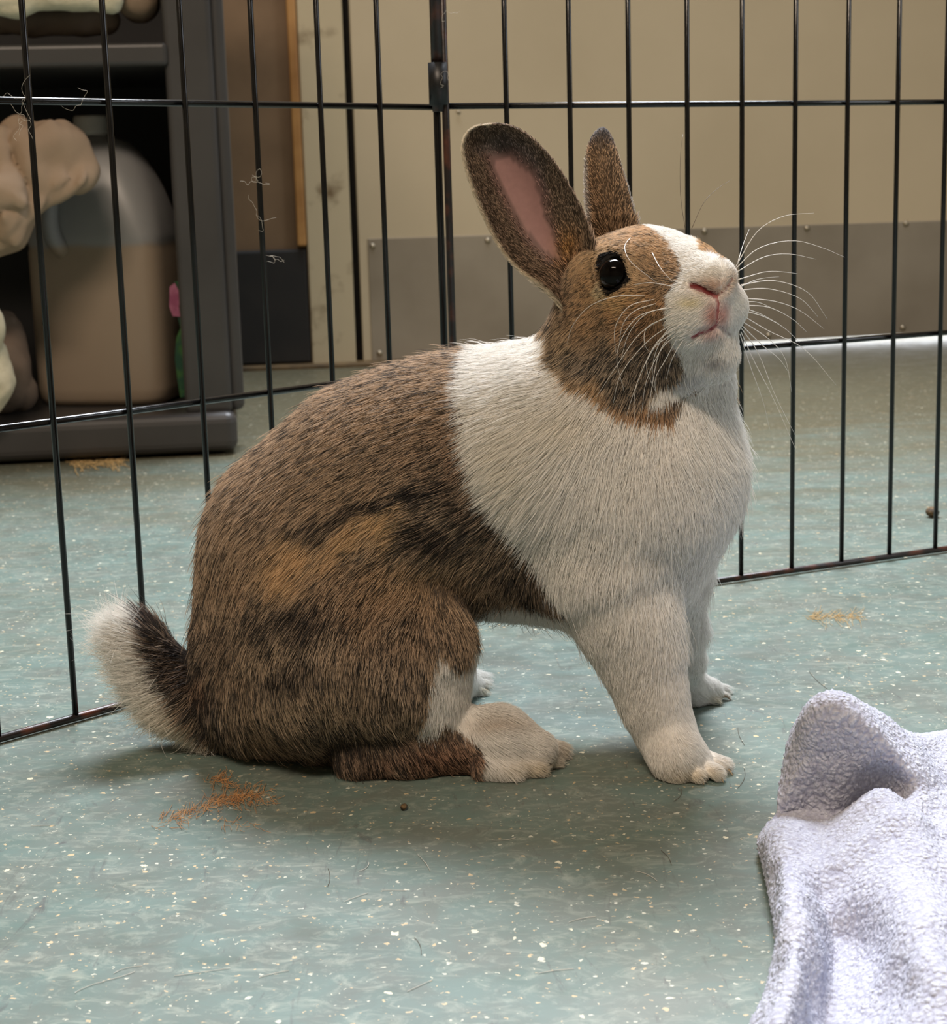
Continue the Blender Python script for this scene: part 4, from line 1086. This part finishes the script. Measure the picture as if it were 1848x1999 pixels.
WR = [  # far side, out in the open
    [(1436, 520), (1478, 452), (1530, 422), (1588, 416)], [(1432, 528), (1480, 485), (1545, 470), (1600, 482), (1648, 502)], [(1436, 532), (1490, 502), (1540, 496), (1592, 506)],
    [(1442, 545), (1500, 530), (1556, 534)], [(1446, 556), (1510, 548), (1575, 570), (1614, 622)], [(1446, 566), (1500, 564), (1560, 582), (1596, 618)],
    [(1448, 582), (1510, 588), (1560, 606), (1608, 642)], [(1448, 596), (1500, 600), (1545, 622), (1574, 648)], [(1448, 606), (1490, 618), (1530, 640), (1560, 668)],
    [(1446, 614), (1500, 646), (1570, 682), (1632, 752)], [(1446, 626), (1500, 662), (1532, 700), (1545, 765)], [(1446, 640), (1480, 690), (1512, 770), (1552, 850)],
    [(1446, 648), (1474, 710), (1510, 780), (1556, 885)], [(1444, 652), (1466, 720), (1488, 780), (1502, 838)], [(1440, 512), (1450, 478), (1462, 448)], [(1444, 590), (1478, 590), (1512, 604)],
    [(1446, 600), (1482, 612), (1520, 632)], [(1446, 634), (1490, 676), (1520, 700), (1540, 728)], [(1444, 560), (1480, 545), (1520, 540)],
]
def lay(ctrl, near, dark=False):
    out = []
    m_ = len(ctrl)
    for i, (px, py) in enumerate(ctrl):
        t = i / (m_ - 1)
        if near:
            h_ = B.hit(np.float64(px), np.float64(py)); Y = (h_[1] if h_ is not None else .83) - (.0005 + .009 * math.sin(math.pi * min(1, t * .9)) + .006 * t)
        else: Y = .828 + .020 * t
        out.append(atY(np.float64(px), np.float64(py), Y))
    out = np.array(out)
    c_ = catmull(out, 16); t = np.linspace(0, 1, 16)
    v, f_ = tube(c_, (.00024 if not dark else .00013) * .85 * (1 - .85 * t) + .00003, 5)
    return mesh('whisker', v, f_, M['whisker_dark' if dark else 'whisker'], rabbit, True)
for c_ in WL: lay(c_, True)
for c_ in WR: lay(c_, False)
for c_ in ([(1337, 446), (1328, 380), (1328, 300), (1333, 262)], [(1350, 446), (1372, 398), (1398, 370), (1428, 350)]):
    lay(c_, False, True)['label'] = 'fine dark brow whisker'
# ---- claws
def claw(px0, py0, px1, py1, r=9):
    a, ra = gnode(px0, py0, r); b_, _ = gnode(px1, py1, 2)
    mid_ = (a + b_) / 2 + np.array([0, 0, .0012])
    v, f_ = tube(catmull([a, mid_, b_], 8), np.linspace(.0011, .0002, 8), 8); mesh('claw', v, f_, M['claw'], rabbit, True)
for q in ((1416, 1502, 1430, 1514), (1402, 1516, 1412, 1528), (1366, 1520, 1374, 1532), (1408, 1360, 1426, 1366), (1080, 1486, 1102, 1496), (1036, 1506, 1052, 1518), (940, 1350, 958, 1352)):
    claw(*q)

# ================================================================== FLEECE BLANKET
NET = [
    [(1585, 1500, .2), (1630, 1480, .2), (1700, 1468, .2), (1770, 1462, .3), (1850, 1440, .3), (1960, 1420, .4), (2100, 1400, .4)],
    [(1546, 1480, 2.4), (1574, 1392, 5.6), (1625, 1362, 6.6), (1700, 1398, 5.6), (1775, 1452, 3.8), (1860, 1472, 2.2), (2080, 1470, 2.0)],
    [(1532, 1545, 1.8), (1575, 1490, 3.6), (1640, 1480, 4.0), (1715, 1478, 4.3), (1788, 1505, 3.6), (1870, 1540, 2.0), (2080, 1540, 2.0)],
    [(1508, 1600, .8), (1560, 1590, 1.0), (1630, 1600, .9), (1705, 1590, .3), (1772, 1560, 2.6), (1850, 1610, 2.2), (2080, 1620, 2.2)],
    [(1482, 1642, .5), (1530, 1618, 2.0), (1610, 1618, 1.8), (1712, 1548, 3.4), (1785, 1600, 3.2), (1860, 1660, 2.2), (2080, 1700, 2.4)],
    [(1492, 1690, .3), (1528, 1665, 2.2), (1610, 1680, 2.0), (1705, 1640, 2.8), (1790, 1680, 3.0), (1880, 1740, 2.4), (2080, 1790, 2.6)],
    [(1508, 1765, .3), (1545, 1740, 2.6), (1610, 1770, 1.2), (1700, 1735, 2.4), (1800, 1770, 3.4), (1890, 1830, 2.8), (2080, 1880, 2.8)],
    [(1520, 1850, .3), (1552, 1825, 2.8), (1622, 1850, .3), (1706, 1850, 1.0), (1800, 1870, 3.6), (1900, 1930, 3.0), (2080, 1980, 3.0)],
    [(1500, 1935, .3), (1545, 1915, 3.0), (1614, 1935, .3), (1700, 1950, .9), (1800, 1970, 2.8), (1900, 2030, 3.0), (2080, 2080, 3.0)],
    [(1462, 2020, .3), (1515, 2010, 3.0), (1596, 2030, .4), (1690, 2060, 1.2), (1800, 2090, 2.8), (1900, 2130, 3.0), (2080, 2180, 3.0)],
    [(1430, 2120, .3), (1490, 2110, 2.2), (1570, 2130, 1.4), (1680, 2160, 2.2), (1800, 2190, 2.8), (1900, 2230, 3.0), (2080, 2280, 3.0)],
]
net = np.array([[atZ(np.float64(a), np.float64(b_), c_ * .01) for a, b_, c_ in row] for row in NET])
NR_, NC_ = 330, 260
tmp = np.stack([catmull(net[i], NC_) for i in range(len(net))])        # rows x NC x 3
S_ = np.stack([catmull(tmp[:, j], NR_) for j in range(NC_)], 1)        # NR x NC x 3
du = np.gradient(S_, axis=0); dv = np.gradient(S_, axis=1); nb_ = np.cross(dv, du); nb_ /= np.linalg.norm(nb_, axis=-1)[..., None] + 1e-9
if nb_[..., 2].mean() < 0: nb_ = -nb_
fz = .0008 * (np.abs(snoise(S_, 1900, 1)) - .5) + .0007 * (np.abs(snoise(S_, 2600, 2)) - .5) + .0028 * snoise(S_, 120, 3) * sstep(S_[..., 2], .006, .015)
ii = np.arange(NR_)[:, None]; jj = np.arange(NC_)[None]
edge = np.minimum(np.minimum(ii, NR_ - 1 - ii), np.minimum(jj, NC_ - 1 - jj)) / 6.0
edge = np.sqrt(np.clip(1 - (1 - np.clip(edge, 0, 1)) ** 2, 0, 1))
th = .0024
top = S_ + nb_ * (fz + th * edge)[..., None]; bot = S_ - nb_ * (th * edge)[..., None]
mn = np.minimum(top[..., 2], 9); top[..., 2] = np.maximum(top[..., 2], .0012); bot[..., 2] = np.maximum(bot[..., 2], .0006)
VV = np.vstack([top.reshape(-1, 3), bot.reshape(-1, 3)]); o_ = NR_ * NC_
I0 = (np.arange(NR_ - 1)[:, None] * NC_ + np.arange(NC_ - 1)[None]).ravel()
qt = np.stack([I0, I0 + 1, I0 + NC_ + 1, I0 + NC_], 1); qb = qt[:, ::-1] + o_
ring = []
for a, b_ in [((i, 0), (i + 1, 0)) for i in range(NR_ - 1)] + [((NR_ - 1, j), (NR_ - 1, j + 1)) for j in range(NC_ - 1)] + [((i + 1, NC_ - 1), (i, NC_ - 1)) for i in range(NR_ - 1)] + [((0, j + 1), (0, j)) for j in range(NC_ - 1)]:
    A_ = a[0] * NC_ + a[1]; B_ = b_[0] * NC_ + b_[1]; ring.append((A_, B_, B_ + o_, A_ + o_))
QQ = np.vstack([qt, qb, np.array(ring)])
n0 = np.cross(VV[qt[0][2]] - VV[qt[0][0]], VV[qt[0][3]] - VV[qt[0][1]])
if (np.cross(VV[qt[:, 2]] - VV[qt[:, 0]], VV[qt[:, 3]] - VV[qt[:, 1]])[:, 2]).mean() < 0: QQ = QQ[:, ::-1]
def fleece_material():
    k = NT('pale_blue_grey_sherpa'); P_ = k.tc.outputs['Object']
    v = k.vor(k.vmath('ADD', P_, k.vmath('MULTIPLY', k.noise(P_, 160, 2).outputs['Color'], (.005, .005, .005))), 430, 'SMOOTH_F1')
    v.inputs['Smoothness'].default_value = .4
    fine = k.noise(P_, 1400, 4, .7)
    base = k.mix(k.rng(v.outputs['Distance'], .1, .8), lin(216, 220, 234), lin(178, 180, 200))
    st = k.noise(P_, 26, 4, .6); base = k.mix(k.rng(st.outputs['Fac'], .55, .75, 0, .3), base, lin(170, 160, 160))
    k.put(k.p.inputs['Base Color'], base); k.p.inputs['Roughness'].default_value = .95; k.p.inputs['Specular IOR Level'].default_value = .15
    k.p.inputs['Sheen Weight'].default_value = .3
    hgt = k.math('ADD', k.math('MULTIPLY', v.outputs['Distance'], -1.0), k.math('MULTIPLY', fine.outputs['Fac'], .35))
    k.bump(hgt, .8, .0022); return k.m
bb = np.array([VV[:, 0].mean(), VV[:, 1].mean(), 0])
fl = fast_mesh('fleece_blanket', VV - bb, QQ, fleece_material()); fl.location = bb
tag(fl, 'pale blue-grey fleece blanket rumpled on the floor at the lower right', 'blanket')

# ================================================================== SMALL THINGS ON THE FLOOR
def pellet(name, label, px, py, r_, sx=1.5, seed=0, cat='dropping'):
    c_ = atZ(np.float64(px), np.float64(py), r_ * .8)
    b_ = bmesh.new(); bmesh.ops.create_icosphere(b_, subdivisions=3, radius=r_)
    for v in b_.verts:
        q = np.array(v.co); q = q * (1 + .18 * float(snoise(q[None] / r_, 3.0, seed)[0])); q[0] *= sx; q[2] *= .8
        v.co = Vector(q)
    mz = min(v.co.z for v in b_.verts)
    o = from_bm(name, b_, M['pellet'], None, True); o.location = (c_[0], c_[1], -mz + .0003); o.rotation_euler = (0, 0, .5 + seed)
    tag(o, label, cat); return o
pellet('dropping', 'small dark brown crumb on the floor in front of the hind foot', 788, 1576, .0017, 1.7, 1)
pellet('dropping', 'round brown pellet on the floor behind the right pen wires', 1820, 1000, .0056, 1.1, 2)
def wisps(name, label, cat, regs, mat, r_=.00016):
    P_ = []; L_ = []
    for (cx0, cy0, cx1, cy1, wd, cnt) in regs:
        t = rng.uniform(size=cnt); off = rng.normal(size=(cnt, 2)) * np.array([wd, wd * .45])
        px = cx0 + (cx1 - cx0) * t + off[:, 0]; py = cy0 + (cy1 - cy0) * t + off[:, 1]
        a = math.atan2(cy1 - cy0, cx1 - cx0) + rng.normal(size=cnt) * .8
        ln = rng.uniform(5, 26, cnt)
        px2 = px + np.cos(a) * ln; py2 = py + np.sin(a) * ln; bx = rng.normal(size=cnt) * 3
        p0 = atZ(px, py, .0003); p2 = atZ(px2, py2, .0006 + .0008 * rng.uniform(size=cnt)); p1 = atZ((px + px2) / 2 + bx, (py + py2) / 2 - bx, .0008)
        P_.append(np.stack([p0, (p0 + p1) / 2 + (p1 - p0) * .05, p1, p2], 1))
    P_ = np.vstack(P_); o0 = np.array([P_[:, :, 0].mean(), P_[:, :, 1].mean(), 0])
    o = make_curves(name, P_, None, np.full(P_.shape[:2], r_), mat, None, o0)
    tag(o, label, cat, kind='stuff'); return o
wisps('hay_dust', 'orange-brown wisps of hay dust on the floor below the haunch', 'hay', [(310, 1608, 360, 1590, 14, 60), (360, 1590, 440, 1560, 9, 80), (430, 1562, 510, 1552, 15, 190), (410, 1520, 450, 1524, 8, 60), (430, 1600, 480, 1615, 16, 18)], M['hay'], .00009)
wisps('hay_crumbs', 'pale yellow hay crumbs on the floor right of the fore paws', 'hay', [(1570, 1203, 1670, 1203, 7, 130)], M['hay_pale'], .00010)
wisps('straw_strip', 'pale straw scrap at the foot of the grey shelf unit', 'hay', [(135, 903, 235, 900, 5, 140)], M['hay_pale'], .0004)
# fine shed hairs caught on the pen wires
def shed(regs):
    P_ = []
    for (px, py, Y, cnt, sc) in regs:
        for _ in range(cnt):
            a = rng.uniform(0, 6.28); q = np.array([px, py], float); pp = []
            for k in range(6):
                pp.append(atY(q[0], q[1], Y - .003)); a += rng.normal() * .9; q = q + sc * np.array([math.cos(a), math.sin(a)])
            P_.append(pp)
    P_ = np.array(P_); o = make_curves('shed_hair', P_, None, np.full(P_.shape[:2], .00007), M['shed'], pen, np.array(pen.location)); o['kind'] = 'stuff'
    o['label'] = 'fine white shed hairs caught on the wires'
pY = lambda px, py, O, N_: float(onplane(np.float64(px), np.float64(py), O, N_)[1])
shed([(50, 190, pY(50, 190, L0, NL), 4, 10), (48, 235, pY(48, 235, L0, NL), 4, 10), (500, 345, pY(500, 345, L0, NL), 4, 9), (500, 420, pY(500, 420, L0, NL), 3, 9), (525, 500, pY(525, 500, L0, NL), 4, 7),
      (158, 205, pY(158, 205, L0, NL), 2, 10), (860, 145, 1.14, 2, 7), (870, 20, 1.14, 2, 6)])

# fine pale and dark hairs lying on the floor
def floor_hairs(name, label, spots, mat, r_):
    P_ = []
    for (px, py, a, step, bend) in spots:
        q = np.array([px, py], float); pp = []
        for k in range(9):
            pp.append(atZ(q[0], q[1], .0004)); a += bend * rng.uniform(.3, 1.2); q = q + step * np.array([math.cos(a), .55 * math.sin(a)])
        P_.append(pp)
    P_ = np.array(P_); o0 = np.array([P_[:, :, 0].mean(), P_[:, :, 1].mean(), 0])
    o = make_curves(name, P_, None, np.full(P_.shape[:2], r_), mat, None, o0); tag(o, label, 'hair', kind='stuff'); return o
sp = [(146, 1938, -.9, 9, .10), (200, 1915, -.3, 9, -.05), (222, 1900, -.9, 8, .12), (505, 1908, -.5, 8, .03), (672, 1760, -.7, 7, .03), (795, 1935, -.7, 8, .0), (815, 1668, 1.0, 8, .05), (700, 1700, -.3, 5, -.2),
      (340, 1905, -.25, 14, .0), (745, 1738, -.05, 6, .02), (1240, 1700, .3, 7, .1), (1110, 1800, -.6, 7, .08), (960, 1640, .2, 6, -.12), (60, 1612, -.1, 6, .02), (1050, 1900, -.4, 9, .05)]
floor_hairs('shed_fur', 'thin pale shed hairs scattered on the foreground floor', sp, M['shed'], .00011)
spd = [(1452, 1500, 1.3, 9, .10), (1440, 1420, 1.6, 8, -.08), (1615, 1345, -2.3, 9, .06), (1290, 1660, .9, 7, .1), (640, 1695, 1.3, 8, .12), (808, 1830, .9, 8, .1), (1330, 1540, 1.4, 6, .15)]
floor_hairs('dark_hair', 'thin dark shed hairs lying right of the fore paws', spd, M['whisker_dark'], .00010)
